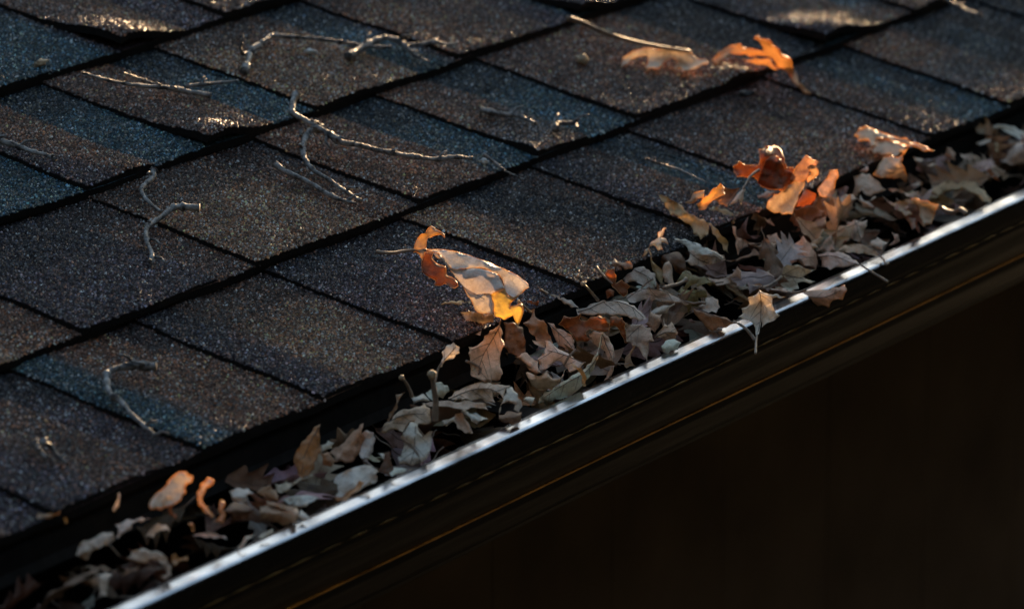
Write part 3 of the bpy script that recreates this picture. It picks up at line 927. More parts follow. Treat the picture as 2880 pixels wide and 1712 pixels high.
leaf('rust red scalloped leaf with sunlit upper rim, middle of the pile', [('R2', '1310,145 1400,165 1500,120 1480,180 1530,210 1600,165 1700,145 1770,180 1805,240 1800,310 1740,320 1640,300 1540,340 1600,400 1560,430 1450,430 1400,350 1330,290 1250,240')], 'rust', tilt=8, cv=-.5, name='oak_leaf', rim_glow=.0004, near=.016)
leaf('rust curled leaf with a glowing folded edge next to the scalloped one', [('R2', '1820,160 1880,152 1950,170 1985,230 1992,330 2002,440 1980,450 1930,340 1880,260 1830,260 1800,335 1815,240', 0, .8)], 'rust', tilt=8, rim_glow=.0004, near=.020)
leaf('tan shawl shaped leaf draped with its point towards the gutter lip', [('R2', '1990,215 2080,240 2170,240 2270,280 2280,360 2310,435 2250,430 2240,550 2225,650 2180,590 2130,500 2060,480 2000,430 1990,330')], 'tan', mid=('R2', '2165,245 2090,310 2010,390'), tilt=28, cv=.6, near=.006, name='oak_leaf')
leaf('reddish pink leaf slanting down beside the dark brown leaves', [('R2', '1125,215 1200,235 1300,300 1390,350 1430,420 1430,500 1400,540 1340,520 1250,470 1220,410 1180,320')], 'pink', tilt=15, mid=('R2', '1140,230 1250,330 1350,430 1410,520'), near=.003)
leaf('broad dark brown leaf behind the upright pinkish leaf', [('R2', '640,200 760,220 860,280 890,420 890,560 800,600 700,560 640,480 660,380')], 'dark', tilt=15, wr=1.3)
leaf('crinkled brown leaf with a twisted upright point', [('R2', '860,230 930,190 950,80 990,70 1000,160 1090,200 1130,260 1170,380 1190,450 1120,500 1010,420 940,340')], 'brown', wr=2.0, tilt=18)
leaf('broad fawn leaf lying flat with a strong arched midrib', [('R2', '35,1050 110,980 200,940 330,890 480,880 600,900 730,910 660,1000 640,1060 600,1000 540,1020 560,1100 470,1090 300,1080 150,1070')], 'tan', mid=('R2', '60,1060 160,1010 300,960 420,945 520,955 600,1000'), tilt=48, cv=.5, near=.008, name='oak_leaf')
leaf('small lilac grey oval leaf curled beside the fawn leaf', [('R2', '680,940 740,925 800,1000 840,1070 855,1140 820,1205 760,1180 780,1120 700,1090 640,1110 600,1230 620,1120 650,1030')], 'lav', tilt=25, cv=.6, near=.014)
leaf('dark brown leaf tucked behind the lip under the lilac grey leaf', [('R2', '600,1235 700,1190 800,1210 850,1200 845,1290 760,1340 650,1320 600,1280')], 'brown', tilt=35, near=.012)
leaf('small pale cupped leaf fragment beside the rolled grey green leaf', [('R2', '860,1070 900,1035 990,1045 970,1100 940,1130')], 'pale', near=.012, name='leaf_scrap')
leaf('mauve leaf with a wavy edge left of the white grey lobed leaf', [('R2', '760,600 850,560 900,550 960,610 1030,650 1040,740 1060,770 1000,800 930,750 900,700 850,650')], 'mauve', tilt=30)
leaf('small orange brown curl caught on the grey green leaf', [('R2', '1390,665 1440,690 1510,730 1560,830 1555,910 1530,925 1505,880 1510,820 1470,760 1410,710')], 'orange', near=.030, tilt=15, cv=.9, name='leaf_scrap')
leaf('pale grey spoon shaped leaf on a long stalk below the eave', [('Z5', '700,1210 735,1150 735,1090 770,1045 820,1020 865,1055 865,1100 820,1140 770,1150 735,1200')], 'pale', tilt=15, mid=('Z5', '725,1180 790,1110 840,1050'), near=.008, stalk=('Z5', '725,1180 700,1240 685,1310'), Y=-.02)
leaf('small tan lobe poking out left of the white grey lobed leaf', [('R2', '960,410 1040,425 1100,445 1100,500 1040,480 985,450')], 'tan', name='leaf_scrap')
leaf('pinkish brown leaf with two sharp horns', [('R2', '2260,80 2310,130 2390,130 2380,200 2350,280 2310,340 2250,290 2200,240 2240,160')], 'pink', tilt=15, near=.006)
leaf('pink torn leaf with ragged points, beside the horned leaf', [('R2', '2300,390 2340,330 2400,270 2410,170 2440,260 2490,210 2560,330 2540,400 2430,430 2380,390')], 'pink', tilt=20, near=.010, mid=('R2', '2320,380 2420,330 2520,330'))
leaf('grey green leaf half hidden behind the gutter lip', [('R2', '2380,480 2430,420 2520,400 2600,440 2560,520 2450,560 2400,540')], 'green', near=.010)
leaf('dark brown pointed leaf under the tan shawl shaped leaf', [('R2', '1970,690 1985,600 2060,500 2095,470 2080,530 2045,600 2100,700 2000,720')], 'brown', near=.012, tilt=18)
# ---- the heap in the middle
leaf('pale leaf twisted upright like a bird, at the top of the heap', [('R3', '725,555 760,480 820,400 900,340 900,290 960,235 990,240 960,300 935,340 990,360 1010,415 940,390 950,470 900,490 850,430 810,440 790,500 760,540')], 'pale', tilt=15, near=.006, Y=-.005, rim_glow=.0003)
leaf('broad pale arched leaf behind the bird shaped leaf', [('R3', '990,370 1100,350 1200,360 1350,410 1450,460 1540,500 1630,560 1600,590 1480,520 1330,540 1240,500 1200,430 1130,395 1030,410')], 'pale', tilt=50, cv=.4, Y=-.01, mid=('R3', '1000,375 1200,385 1400,450 1600,560'), sidev=False)
leaf('mauve brown leaf with a wavy upper edge in front of the broad pale arch', [('R3', '1180,600 1230,590 1240,490 1290,480 1330,530 1420,520 1550,500 1620,540 1640,590 1500,640 1380,665 1260,655')], 'mauve', tilt=35, cv=-.4, near=.004, mid=('R3', '1240,500 1340,580 1450,620 1600,580'))
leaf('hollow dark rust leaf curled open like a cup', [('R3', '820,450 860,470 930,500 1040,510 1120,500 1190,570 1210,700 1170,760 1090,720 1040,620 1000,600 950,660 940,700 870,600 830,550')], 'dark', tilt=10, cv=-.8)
leaf('olive tan curled stem side of the hollow cup leaf', [('R3', '805,470 830,560 880,640 950,700 960,780 940,860 880,780 840,700 815,580')], 'olive', tilt=15, near=.004)
leaf('small pink leaf standing upright before the hollow dark leaf', [('R3', '950,680 970,630 1020,600 1050,650 1060,750 1080,850 1030,870 970,830 950,760')], 'mauve', tilt=12, near=.006)
leaf('broad grey brown leaf bulging at the edge of the shingles', [('R3', '490,790 560,740 640,680 740,660 800,700 870,740 930,890 850,890 760,890 680,840 600,830 540,840')], 'mauve', mid=('R3', '630,695 780,770 910,880'), tilt=38, cv=.6, name='oak_leaf')
leaf('fiery orange leaf curled upright at the shingle edge, sunlit', [('R3', '325,740 350,700 420,680 440,760 430,850 500,810 560,850 590,880 560,960 520,990 470,950 400,880 350,800')], 'rust', tilt=8, stalk=('R3', '400,850 330,790 270,730 225,670'), rim_glow=.00045, near=.016)
leaf('small rust flake below the fiery orange leaf', [('R3', '325,930 370,905 420,930 410,990 340,1020')], 'rust', tilt=10, name='leaf_scrap')
leaf('brown twisted leaf over the shingle edge above the fiery orange leaf', [('R3', '400,620 420,560 520,620 580,600 620,640 620,690 540,700 470,660 420,680')], 'brown', tilt=30, wr=1.6, Y=.0)
leaf('long pale leaf folded along its midrib with the stalk pointing out', [('R3', '550,1000 600,950 700,905 800,890 920,900 1000,930 1100,990 1200,1040 1290,1065 1200,1085 1100,1065 950,1050 800,1040 700,1040 640,1060 590,1050')], 'grey', mid=('R3', '560,1010 680,930 800,900 1000,940 1200,1045'), tilt=40, cv=.7, near=.010, name='oak_leaf', stalk=('R3', '1200,1045 1300,1065 1370,1055 1420,1065'))
leaf('thin papery grey leaf pressed flat with fine veins', [('R3', '0,1130 60,1120 160,1070 300,1030 430,1030 560,1050 640,1090 720,1160 780,1240 700,1260 600,1230 500,1200 400,1200 300,1190 200,1200 100,1190 20,1190')], 'grey', mid=('R3', '20,1160 150,1120 300,1050 450,1045 620,1110 740,1220'), tilt=50, wr=.6, near=.004, name='oak_leaf')
leaf('slate grey folded leaf under the long pale folded leaf', [('R3', '830,1150 880,1110 960,1085 1050,1080 1100,1000 1085,1080 1000,1170 920,1190 850,1185')], 'grey', near=.008)
leaf('round mauve grey leaf lobe in the heap', [('R3', '1335,1100 1420,1050 1420,1000 1500,990 1560,1030 1585,1110 1540,1170 1450,1165 1380,1130')], 'mauve', near=.010, tilt=25)
leaf('white grey lobed leaf hanging over the gutter lip, long point down', [('R3', '1880,1000 1970,970 2010,915 2100,960 2200,960 2300,990 2240,1010 2160,1010 2150,1060 2110,1070 2070,1100 2080,1150 2040,1200 2030,1270 2010,1390 1975,1450 1970,1380 1950,1300 1890,1250 1780,1215 1830,1170 1810,1120 1880,1100 1905,1060'),
    ('R3', '2060,1090 2150,1050 2165,1100 2240,1200 2180,1250 2100,1280 2040,1330 2030,1250', -3, .5)], 'pale', mid=('R3', '2012,930 2030,1030 2030,1150 2022,1270 1985,1420'), tilt=30, cv=.5, Y=-.088, near=.01, name='oak_leaf', stalk=('R3', '1985,1420 1976,1480 1972,1560 1970,1620'))
leaf('white grey leaf with dark notches lying near the lip, tip sunlit', [('Z6', '540,550 640,490 760,455 850,455 980,490 930,510 880,545 985,580 930,590 840,590 850,630 780,650 700,640 600,590 660,560')], 'pale', mid=('Z6', '550,550 680,520 800,540 900,560'), tilt=42, near=.008, name='oak_leaf')
leaf('long twisted mauve leaf with a raised loop, beside the notched leaf', [('Z6', '170,520 260,560 330,540 400,462 430,500 430,560 560,590 700,640 800,655 640,630 500,602 430,592 330,592 250,610 200,570')], 'mauve', tilt=35, near=.008, stalk=('Z6', '640,630 780,655 860,652 900,635'))
leaf('pinkish leaf with a sunlit orange tip hanging past the gutter lip', [('Z6', '760,700 870,640 960,640 1060,640 1100,620 1180,600 1200,640 1170,710 1090,720 1070,765 980,755 930,740 870,755 860,720 810,775 790,740')], 'pink', tilt=22, Y=-.086, near=.004, mid=('Z6', '800,700 920,690 1040,690 1160,640'), name='oak_leaf', rim_glow=.0004)
leaf('brown leaf beside the lip with a long stalk bent over the edge', [('R3', '1290,1110 1400,1150 1520,1190 1650,1220 1760,1270 1790,1290 1700,1290 1650,1330 1500,1370 1430,1330 1360,1250 1300,1180')], 'brown', mid=('R3', '1300,1115 1450,1175 1600,1225 1780,1285'), tilt=35, near=.012, stalk=('R3', '1780,1285 1860,1340 1930,1420 1965,1475'), name='oak_leaf', stalk_r=.0011)
leaf('rosy tan leaf standing like a narrow sail', [('R3', '1715,215 1760,230 1770,340 1860,370 1950,400 2020,410 1960,440 1870,450 1800,480 1780,540 1750,420 1730,310')], 'pink', tilt=20, mid=('R3', '1790,500 1880,430 2000,412'))
leaf('tan folded leaf with a diagonal vein right of the sail leaf', [('R3', '1950,440 2050,410 2130,400 2210,400 2200,560 2200,650 2130,620 2050,570 2000,530 2010,480')], 'tan', tilt=28, mid=('R3', '1960,420 2060,410 2160,470 2200,560'), near=.004)
leaf('dark brown spindle leaf between the mauve wavy and tan folded leaves', [('R3', '1640,590 1730,590 1830,550 1950,460 2000,500 2010,540 1900,560 1780,600 1700,610')], 'brown', near=.008, cv=-.6)
leaf('olive tan leaf rolled into a long twist down the shingle edge', [('R3', '905,-125 1000,-100 1090,-50 1170,0 1240,80 1300,100 1400,140 1480,190 1560,260 1640,350 1670,400 1680,530 1620,480 1560,380 1500,300 1460,190 1450,300 1370,370 1290,300 1270,230 1200,180 1110,110 1040,95 980,10 940,-60')], 'olive', tilt=30, wr=1.5, cv=.7, Y=.008, name='oak_leaf')
leaf('rounded ochre leaf bulging behind the long olive twist', [('R3', '1420,80 1440,20 1530,0 1640,30 1730,90 1745,180 1700,240 1640,200 1560,180 1480,150 1420,140')], 'olive', tilt=20, wr=1.5, cv=.6)
# ---- the tall sunlit crest
leaf('glowing rust oak leaf standing tallest on the crest of the pile', [
    ('R4', '640,340 700,290 800,330 905,332 930,250 918,160 1000,122 1080,110 1150,160 1190,260 1235,360 1290,350 1330,420 1290,500 1250,560 1180,610 1050,600 950,570 850,450 780,470 680,460 640,400', 0, -.4),
    ('R4', '900,520 950,400 985,300 1040,240 1110,235 1165,290 1200,370 1260,400 1330,430 1300,500 1230,560 1120,590 1000,580', 1.5, -.5, ('glowing_fold', (.22, .07, .025), (.85, .17, .015))),  # this and the next folds coloured brighter to imitate sun shining through
    ('R4', '1260,480 1300,390 1370,300 1410,250 1440,225 1500,265 1565,290 1535,335 1480,330 1465,400 1440,480 1340,510', 5, .7, ('curled_lobe', (.5, .3, .2), (.9, .38, .18))),
    ('R4', '1440,360 1490,320 1555,375 1568,425 1510,480 1450,520 1440,470 1500,430 1480,390', 8, .8, ('looped_tip', (.55, .35, .2), (1, .5, .2)))],
    (.13, .055, .027), glow=(.30, .05, .008), tilt=5, wr=1.6, Y=-.012, near=.012, rim_glow=.00045, name='oak_leaf', mid=('R4', '1180,600 1130,450 1090,300 1060,160'))
leaf('tan leaf rolled into a cone in front of the glowing rust leaf', [('R4', '1000,800 1020,720 1080,650 1170,620 1240,550 1300,500 1330,480 1420,510 1410,560 1380,620 1340,720 1300,800 1280,870 1180,870 1080,850')], 'tan', tilt=20, cv=.8, near=.012, Y=-.02, rim_glow=.0004)
leaf('red glowing leaf fold deep in the crest', [('R4', '1320,790 1340,720 1400,620 1450,600 1540,640 1540,700 1500,770 1400,790')], 'rust', tilt=5, Y=-.025, near=.012, glow=(.5, .07, .01))
leaf('pinkish leaf curl with bright gold rims beside the rust leaf', [('R4', '1565,590 1640,500 1700,390 1770,380 1785,450 1745,620 1700,680 1620,680 1580,650')], 'pink', tilt=8, cv=-.7, Y=-.02, rim_glow=.0006, near=.012)
leaf('dark brown leaf below the red glowing fold', [('R4', '1290,800 1400,790 1540,790 1640,830 1600,900 1480,970 1380,1000 1300,1000 1250,930')], 'dark', tilt=20)
leaf('small tan curl with a gold edge at the shingle border', [('R4', '110,740 200,640 310,610 310,680 200,740')], 'tan', tilt=15, name='leaf_scrap', Y=.006, rim_glow=.0005, near=.008)
leaf('tan rolled leaf with a red mouth, sunlit from behind', [('R4', '230,760 310,690 410,590 490,530 530,580 540,650 450,690 400,720 330,810 260,820')], 'orange', tilt=12, cv=.9, Y=.0, rim_glow=.0005, near=.012)
leaf('plain brown leaf behind the tan rolled leaf', [('R4', '400,700 530,580 700,580 740,560 640,690 560,790 480,760')], 'brown', tilt=25, Y=-.002)
leaf('pale pod shaped leaf on a long stalk leaning on the crest', [('R4', '600,760 680,640 740,560 770,600 745,690 720,770 690,710 640,750')], 'pale', tilt=12, near=.010, stalk=('R4', '745,590 800,480 860,420 920,380'), Y=-.01)
leaf('mauve leaf edge below the glowing rust leaf', [('R4', '890,660 1000,610 1100,620 1010,690 920,700')], 'mauve', near=.006)
leaf('round shouldered tan leaf right of the red glowing fold', [('R4', '1660,750 1730,690 1860,650 1950,650 2010,700 1960,720 1950,800 1900,900 1840,950 1760,900 1690,840')], 'tan', tilt=22, wr=1.4)
leaf('pale mauve leaf hump behind the round shouldered leaf', [('R4', '1870,440 1920,340 1990,300 2010,390 2100,330 2120,380 2090,410 1990,430 1950,460')], 'lav', tilt=25)
leaf('mauve grey leaf with drooping folds', [('R4', '1950,450 2050,420 2130,430 2230,510 2310,600 2240,630 2140,670 2080,650 2050,600 1990,680 1940,650')], 'mauve', tilt=28, cv=.6, near=.004)
leaf('grey leaf wedge below the drooping folds', [('R4', '2020,650 2010,720 2060,790 2180,790 2120,730 2050,700')], 'grey', near=.006)
leaf('mauve triangular leaf with a straight midrib', [('R4', '1850,1050 1880,950 1960,930 2110,930 2100,1000 2060,1100 2040,1190 1950,1150')], 'mauve', mid=('R4', '1965,935 2000,1040 2040,1180'), tilt=20)
leaf('small mauve pointed leaf beside the pinkish tan leaf', [('R4', '1540,1280 1620,1180 1710,1090 1740,1180 1750,1260 1680,1290')], 'mauve', tilt=25)
leaf('tan leaf arched over the far stretch of gutter lip', [('R4', '1760,1280 1850,1210 1960,1190 2080,1210 2180,1260 2270,1320 2200,1330 2100,1310 2000,1300 1900,1290')], 'tan', tilt=40, cv=.8, near=.006, stalk=('R4', '2220,1310 2280,1360 2310,1420 2330,1400'))
leaf('brown mauve leaf folded low against the gutter lip', [('R4', '1560,1310 1660,1280 1780,1280 1900,1320 1990,1380 2060,1430 1950,1430 1830,1450 1700,1480 1600,1450')], 'mauve', tilt=38, cv=.6, near=.010, mid=('R4', '1570,1330 1750,1330 1900,1390 2040,1428'), stalk=('R4', '2040,1428 2150,1500 2250,1560 2330,1610'))
leaf('pinkish tan leaf with a pale sheen and ragged top', [('R4', '1130,1200 1230,1180 1330,1180 1400,1100 1480,1190 1540,1290 1560,1400 1540,1480 1400,1430 1250,1340 1130,1280')], 'pink', mid=('R4', '1250,1190 1290,1280 1400,1400'), tilt=28, wr=1.2, near=.006, name='oak_leaf')
leaf('mauve scrap among the far leaves by the lip', [('R4', '2090,1210 2150,1160 2220,1120 2330,1180 2280,1220 2290,1290 2200,1260')], 'mauve', name='leaf_scrap')
leaf('hooked pink scrap above the far gutter lip', [('R4', '2320,1210 2400,1150 2370,1060 2440,1090 2460,1160 2400,1200')], 'pink', name='leaf_scrap', tilt=15)
leaf('deep brown leaf in the hollow below the crest', [('R4', '1350,1000 1450,960 1560,920 1660,880 1660,980 1650,1090 1560,1150 1450,1130 1380,1080')], 'brown', tilt=18, stalk=('R4', '1665,960 1700,1020 1750,960'))
leaf('tan leaf shoulder in front of the hollow', [('R4', '940,1170 1000,1100 1110,1070 1180,1170 1130,1200 1050,1190')], 'tan', near=.004)
# ---- far right
leaf('long pale leaf with a blazing sunlit ridge, high at the far end', [('R5', '640,310 690,240 760,215 820,240 900,270 1050,320 1200,350 1300,400 1430,450 1500,490 1400,490 1280,430 1230,425 1150,400 1050,370 950,350 880,345 870,430 820,440 800,380 730,370 680,370'),
    ('R5', '880,350 1000,340 1130,380 1240,420 1180,490 1100,540 960,540 850,520 790,470 820,440', -3, .3)], 'tan', tilt=55, side=10, cv=.5, Y=.0, name='oak_leaf', rim_glow=.0008)
leaf('tan leaf with gold rimmed edges under the blazing ridge leaf', [('R5', '840,740 900,650 960,560 1040,540 1120,560 1230,420 1240,440 1160,580 1150,620 1180,670 1220,760 1200,830 1050,780 900,770')], 'tan', tilt=15, cv=-.4, rim_glow=.0006, Y=-.03)
leaf('tan leaf bent in a bright arc near the far lip', [('R5', '1040,1080 1130,1040 1210,1020 1300,1005 1420,1035 1560,1080 1540,1110 1510,1190 1470,1290 1390,1310 1350,1200 1330,1100 1250,1060 1215,1060 1270,1180 1200,1200 1120,1140')], 'tan', tilt=20, cv=.6, stalk=('R5', '1560,1080 1620,1130 1720,1160 1800,1130 1870,1180'), stalk_r=.0016, rim_glow=.0007, Y=-.06)
leaf('large olive brown domed leaf at the far end of the pile', [('R5', '1430,950 1500,890 1600,830 1720,780 1850,790 1960,820 2060,920 2140,1010 2130,1060 2040,1040 1900,940 1800,900 1700,920 1570,990')], 'olive', tilt=40, cv=.7, Y=-.05, name='oak_leaf')
leaf('pale leaf ridge rising at the far end beyond the domed leaf', [('R5', '2100,220 2200,195 2300,200 2400,220 2520,270 2640,330 2640,460 2500,420 2400,330 2300,280 2180,240')], 'pale', tilt=45, Y=-.02)
leaf('dim grey leaf leaning against the pale ridge at the far end', [('R5', '2230,600 2330,480 2430,400 2560,380 2560,660 2350,640')], 'mauve', tilt=20, Y=-.045)
for t, s, tn in (('slim grey leaf curl on the shingles near the far heap', '1540,220 1620,160 1690,135 1665,185 1570,245', 'grey'), ('tiny gold lit leaf tip beside the slim grey curl', '1745,120 1790,140 1815,190 1770,175', 'olive'),
                 ('slim pale leaf blade in the dark far heap', '1960,400 2050,370 2130,345 2135,380 2020,425', 'grey'), ('small gold lit brown leaf in the far heap', '1650,445 1700,455 1745,510 1740,600 1690,560 1600,540', 'brown'),
                 ('curved gold edged leaf in the far heap', '1790,510 1900,515 1985,585 1900,600 1830,570', 'tan'), ('small white leaf glint in the far heap', '1290,555 1390,575 1370,605 1300,590', 'pale'),
                 ('pale flat leaf scrap in the far heap', '1420,640 1500,625 1550,650 1480,670', 'grey'), ('crumpled pale scrap below the flat one in the far heap', '1250,855 1340,815 1410,850 1330,870', 'pale'),
                 ('brown upright leaf with a gold edge near the far end', '2080,700 2130,670 2180,740 2240,830 2180,800 2120,770', 'rust'), ('narrow amber leaf standing near the far end', '2170,400 2200,390 2230,440 2220,510 2180,490', 'olive'),
                 ('mauve leaf hanging inside the far lip', '1240,1210 1310,1220 1315,1330 1270,1345 1210,1235', 'mauve'), ('narrow grey leaf between the drooping and bright arc leaves', '780,1040 840,990 880,985 820,1030', 'grey'),
                 ('wavy gold lit strip behind the bright arc leaf', '1000,900 1080,900 1150,905 1220,955 1290,935 1345,925 1370,1010 1310,975 1220,985 1140,940 1060,940', 'tan')):
    leaf(t, [('R5', s)], tn, tilt=R.uniform(12, 40), name='leaf_scrap')
# ---- left of the middle
leaf('amber brown leaf standing on its point in the dark gutter', [('R6', '400,590 330,620 260,720 190,790 130,890 100,1000 150,1150 190,1180 270,1150 330,1080 360,970 400,880 390,760 380,650')], 'orange', tilt=15, mid=('R6', '385,620 280,800 220,950 180,1150'), Y=-.03, name='oak_leaf')
leaf('pink brown leaf with a finger like lobe pointing up', [('R6', '870,580 830,600 760,670 680,760 620,820 550,850 490,910 560,960 560,1010 680,1020 760,1000 830,900 900,790 940,740 850,690 860,630')], 'pink', tilt=18, near=.0, name='oak_leaf')
leaf('lilac and brown spotted leaf leaning on the finger lobed leaf', [('R6', '840,700 900,660 980,680 1000,760 970,900 930,960 850,970 820,920 840,840 880,760')], 'lav', tilt=18, near=.008)
leaf('tan arched leaf with ribbed veins, stalk end down left', [('R6', '1040,680 1100,590 1200,500 1300,430 1430,410 1540,360 1600,420 1620,560 1560,600 1450,580 1380,570 1300,680 1200,650 1100,690')], 'tan', mid=('R6', '1050,680 1150,570 1290,500 1420,480 1590,490'), tilt=35, cv=.6, near=.002, name='oak_leaf')
leaf('pale lilac lobed leaf with two horns, low behind the lip', [('R6', '1390,570 1470,590 1480,680 1530,730 1580,680 1630,670 1620,760 1600,880 1560,980 1500,1020 1400,1060 1260,1040 1240,960 1290,890 1310,780 1270,740 1330,660')], 'lav', tilt=18, cv=.4, near=.010, mid=('R6', '1440,620 1430,760 1420,900 1380,1030'), stalk=('R6', '1490,1010 1460,920 1400,840 1310,765'), name='oak_leaf')
leaf('long fawn leaf stretched level across the pile', [('R6', '1500,360 1600,350 1800,335 2000,335 2200,360 2250,460 2150,420 2050,410 2000,440 1880,420 1700,400 1600,400')], 'tan', tilt=48, cv=.5, near=.012)
leaf('pale pointed leaf tip under the long fawn leaf', [('R6', '1880,430 1980,440 2100,470 2240,535 2150,560 2110,600 2050,560 2000,500')], 'pale', near=.014)
leaf('brown leaf fold below the pale pointed tip', [('R6', '1870,480 1960,470 2020,580 2070,700 1980,690 1900,640 1850,560')], 'brown', near=.010)
leaf('small white leaf shard with a sunlit edge', [('R6', '1730,550 1890,495 1860,560 1780,620 1750,600')], 'pale', near=.010, name='leaf_scrap')
leaf('cream curled scrap at the back of the pile', [('R6', '1380,300 1520,260 1600,340 1480,340 1420,370')], 'pale', name='leaf_scrap')
leaf('blue grey rounded leaf at the back of the pile', [('R6', '1550,250 1640,150 1720,130 1790,170 1810,230 1740,310 1660,310 1640,340 1580,300')], 'green', tilt=20, near=-.002)
leaf('dim tan sliver leaning at the back of the pile', [('R6', '1100,590 1150,480 1210,400 1220,270 1350,215 1280,300 1240,420 1180,520')], 'brown', tilt=20)
leaf('pale lilac domed leaf with dark holes beside the lip', [('R6', '480,1370 540,1210 600,1140 760,1070 910,1040 1000,1080 1030,1110 1000,1140 1020,1180 1000,1230 880,1280 820,1330 700,1400 560,1400')], 'lav', tilt=38, cv=.6, near=.008, name='oak_leaf')
leaf('orange brown leaf strip lying on the lilac domed leaf', [('R6', '560,1390 700,1330 820,1210 890,1220 830,1310 680,1430 570,1440')], 'orange', near=.022, tilt=30, name='leaf_scrap')
leaf('white leaf edge lying along the gutter lip', [('R6', '1150,1130 1200,1070 1300,1075 1420,1080 1300,1130 1180,1170')], 'pale', near=.012, name='leaf_scrap')
leaf('dark twisted leaf between the lilac leaves', [('R6', '1010,1130 1060,1050 1100,910 1160,890 1170,1000 1200,1100 1150,1160 1080,1130')], 'dark', tilt=20, near=.010)
leaf('pale flake above the dark twisted leaf', [('R6', '1000,905 1080,915 1135,950 1080,975')], 'pale', near=.010, name='leaf_scrap')
leaf('small round white curl beside the amber leaf', [('R6', '400,830 480,770 550,800 520,860 420,880')], 'pale', name='leaf_scrap', cv=.9)
leaf('dark slope of leaf under the finger lobed leaf', [('R6', '380,900 480,900 560,1000 520,1060 420,1040')], 'brown')
# ---- near, blurred end
leaf('mauve leaf rolled to a blunt point with gold rims, near end', [('R7', '80,930 130,840 250,740 300,660 400,580 470,580 550,620 540,680 470,720 470,800 420,870 350,920 280,950 200,980 100,980')], 'mauve', tilt=20, near=.0, name='oak_leaf', rim_glow=.0007, Y=-.045, glow=(.12, .07, .05), cv=.6)
leaf('pale leaf strip bent over like a hook, glowing gold, near end', [('R7', '610,870 610,800 650,710 720,640 780,660 770,700 710,740 670,820 655,890 700,960 780,1050 760,1070 700,1020 630,930')], 'tan', tilt=15, cv=.7, rim_glow=.0009, Y=-.052, glow=(.3, .14, .04))
leaf('short gold rimmed leaf strip standing beside the glowing hook', [('R7', '850,920 870,880 905,920 912,1050 890,1130 800,1110 850,1070 850,1000')], 'tan', tilt=12, cv=.7, rim_glow=.0008, Y=-.058, glow=(.3, .14, .04))
leaf('pale mauve leaf with a bright upper fold, near end', [('R7', '950,780 1060,745 1160,750 1230,800 1160,820 1150,900 1080,960 990,880')], 'lav', tilt=30)
leaf('tan brown domed leaf beside the pale twisted ribbon', [('R7', '1250,800 1320,740 1400,710 1470,780 1500,900 1400,870 1300,830')], 'brown', tilt=25)
leaf('pale twisted ribbon of leaf with a forked tip', [('R7', '1450,700 1500,710 1560,690 1590,590 1600,600 1590,690 1660,680 1720,640 1860,600 1880,610 1740,660 1690,700 1600,770 1520,800 1470,770')], 'grey', tilt=25)
leaf('brown cupped leaf with a white rolled rim, near end', [('R7', '1290,950 1370,930 1500,950 1600,980 1700,960 1720,1020 1690,1130 1550,1160 1430,1120 1290,1110'), ('R7', '1360,880 1450,900 1560,930 1650,950 1690,960 1640,990 1540,970 1430,940 1370,930', 4, .6)], 'tan', tilt=22, cv=-.7, near=.004)
leaf('flat pale mauve leaf reaching to the lip, near end', [('R7', '1530,870 1640,840 1800,825 1970,850 1880,890 1800,950 1700,950 1600,920')], 'lav', tilt=45)
leaf('white leaf point resting on the lip, near end', [('R7', '1700,1060 1740,980 1870,1080 1760,1110')], 'pale', near=.010, name='leaf_scrap')
leaf('pale pointed scrap on the inner lip, near end', [('R7', '1270,1290 1330,1240 1430,1190 1440,1220 1400,1270 1320,1310')], 'pale', near=.010, name='leaf_scrap')
leaf('blue grey leaf strip slanting down to the lip, near end', [('R7', '1040,1400 1130,1280 1230,1250 1200,1290 1120,1370 1070,1420')], 'grey', near=.012, name='leaf_scrap')
leaf('mauve leaf arch in the shade, near end', [('R7', '550,1270 650,1240 800,1240 910,1270 930,1310 800,1300 700,1290')], 'mauve', tilt=45, cv=.7)
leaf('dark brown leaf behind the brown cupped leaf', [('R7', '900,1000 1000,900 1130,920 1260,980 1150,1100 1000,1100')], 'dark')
leaf('small amber ember like leaf tip below the rolled mauve leaf', [('R7', '280,960 310,920 340,940 320,1000 380,1050 360,1080 300,1040')], 'rust', tilt=10, name='leaf_scrap')
leaf('small gold lit stub of leaf, near end', [('R7', '500,1140 540,1120 575,1160 580,1225 545,1230')], 'orange', tilt=10, name='leaf_scrap')
leaf('mauve leaf with a soft gold crest at the near left end', [('R8', '830,1050 860,970 920,890 1030,870 1120,810 1240,800 1260,880 1180,950 1090,980 1010,1010 960,1110 900,1090')], 'mauve', tilt=25)
leaf('grey white arched leaf at the near left end', [('R8', '1260,720 1400,660 1550,640 1660,650 1560,690 1450,710 1440,760 1370,800 1300,870 1270,860 1300,780')], 'grey', tilt=45, cv=.6)
leaf('pale grey leaf bowed like a saddle, near left end', [('R8', '1590,850 1640,780 1730,710 1820,720 1870,790 1800,780 1730,800 1680,860')], 'grey', tilt=40, cv=.6)
leaf('mauve grey leaf curled into a ring, near left end', [('R8', '1390,1080 1450,1010 1580,980 1730,1010 1830,1080 1880,1190 1880,1270 1800,1320 1740,1290 1830,1260 1810,1180 1700,1100 1600,1140 1480,1120')], 'mauve', tilt=30, cv=-.5)
leaf('dim mauve leaf with a long tail, nearest end of the pile', [('R8', '940,1340 1050,1280 1170,1250 1280,1240 1200,1310 1180,1400 1170,1500 1080,1500 1080,1400')], 'mauve', tilt=30)
leaf('brown leaf edge beside the long tailed leaf', [('R8', '1310,1290 1400,1210 1530,1170 1500,1220 1400,1260')], 'brown', name='leaf_scrap')
leaf('tan stub with a gold lit end beside the ring shaped leaf', [('R8', '1890,1060 1930,1045 1945,1100 2060,1070 2055,1105 1945,1135 1920,1165 1890,1130')], 'tan', tilt=12, name='leaf_scrap', rim_glow=.0007, Y=-.07)
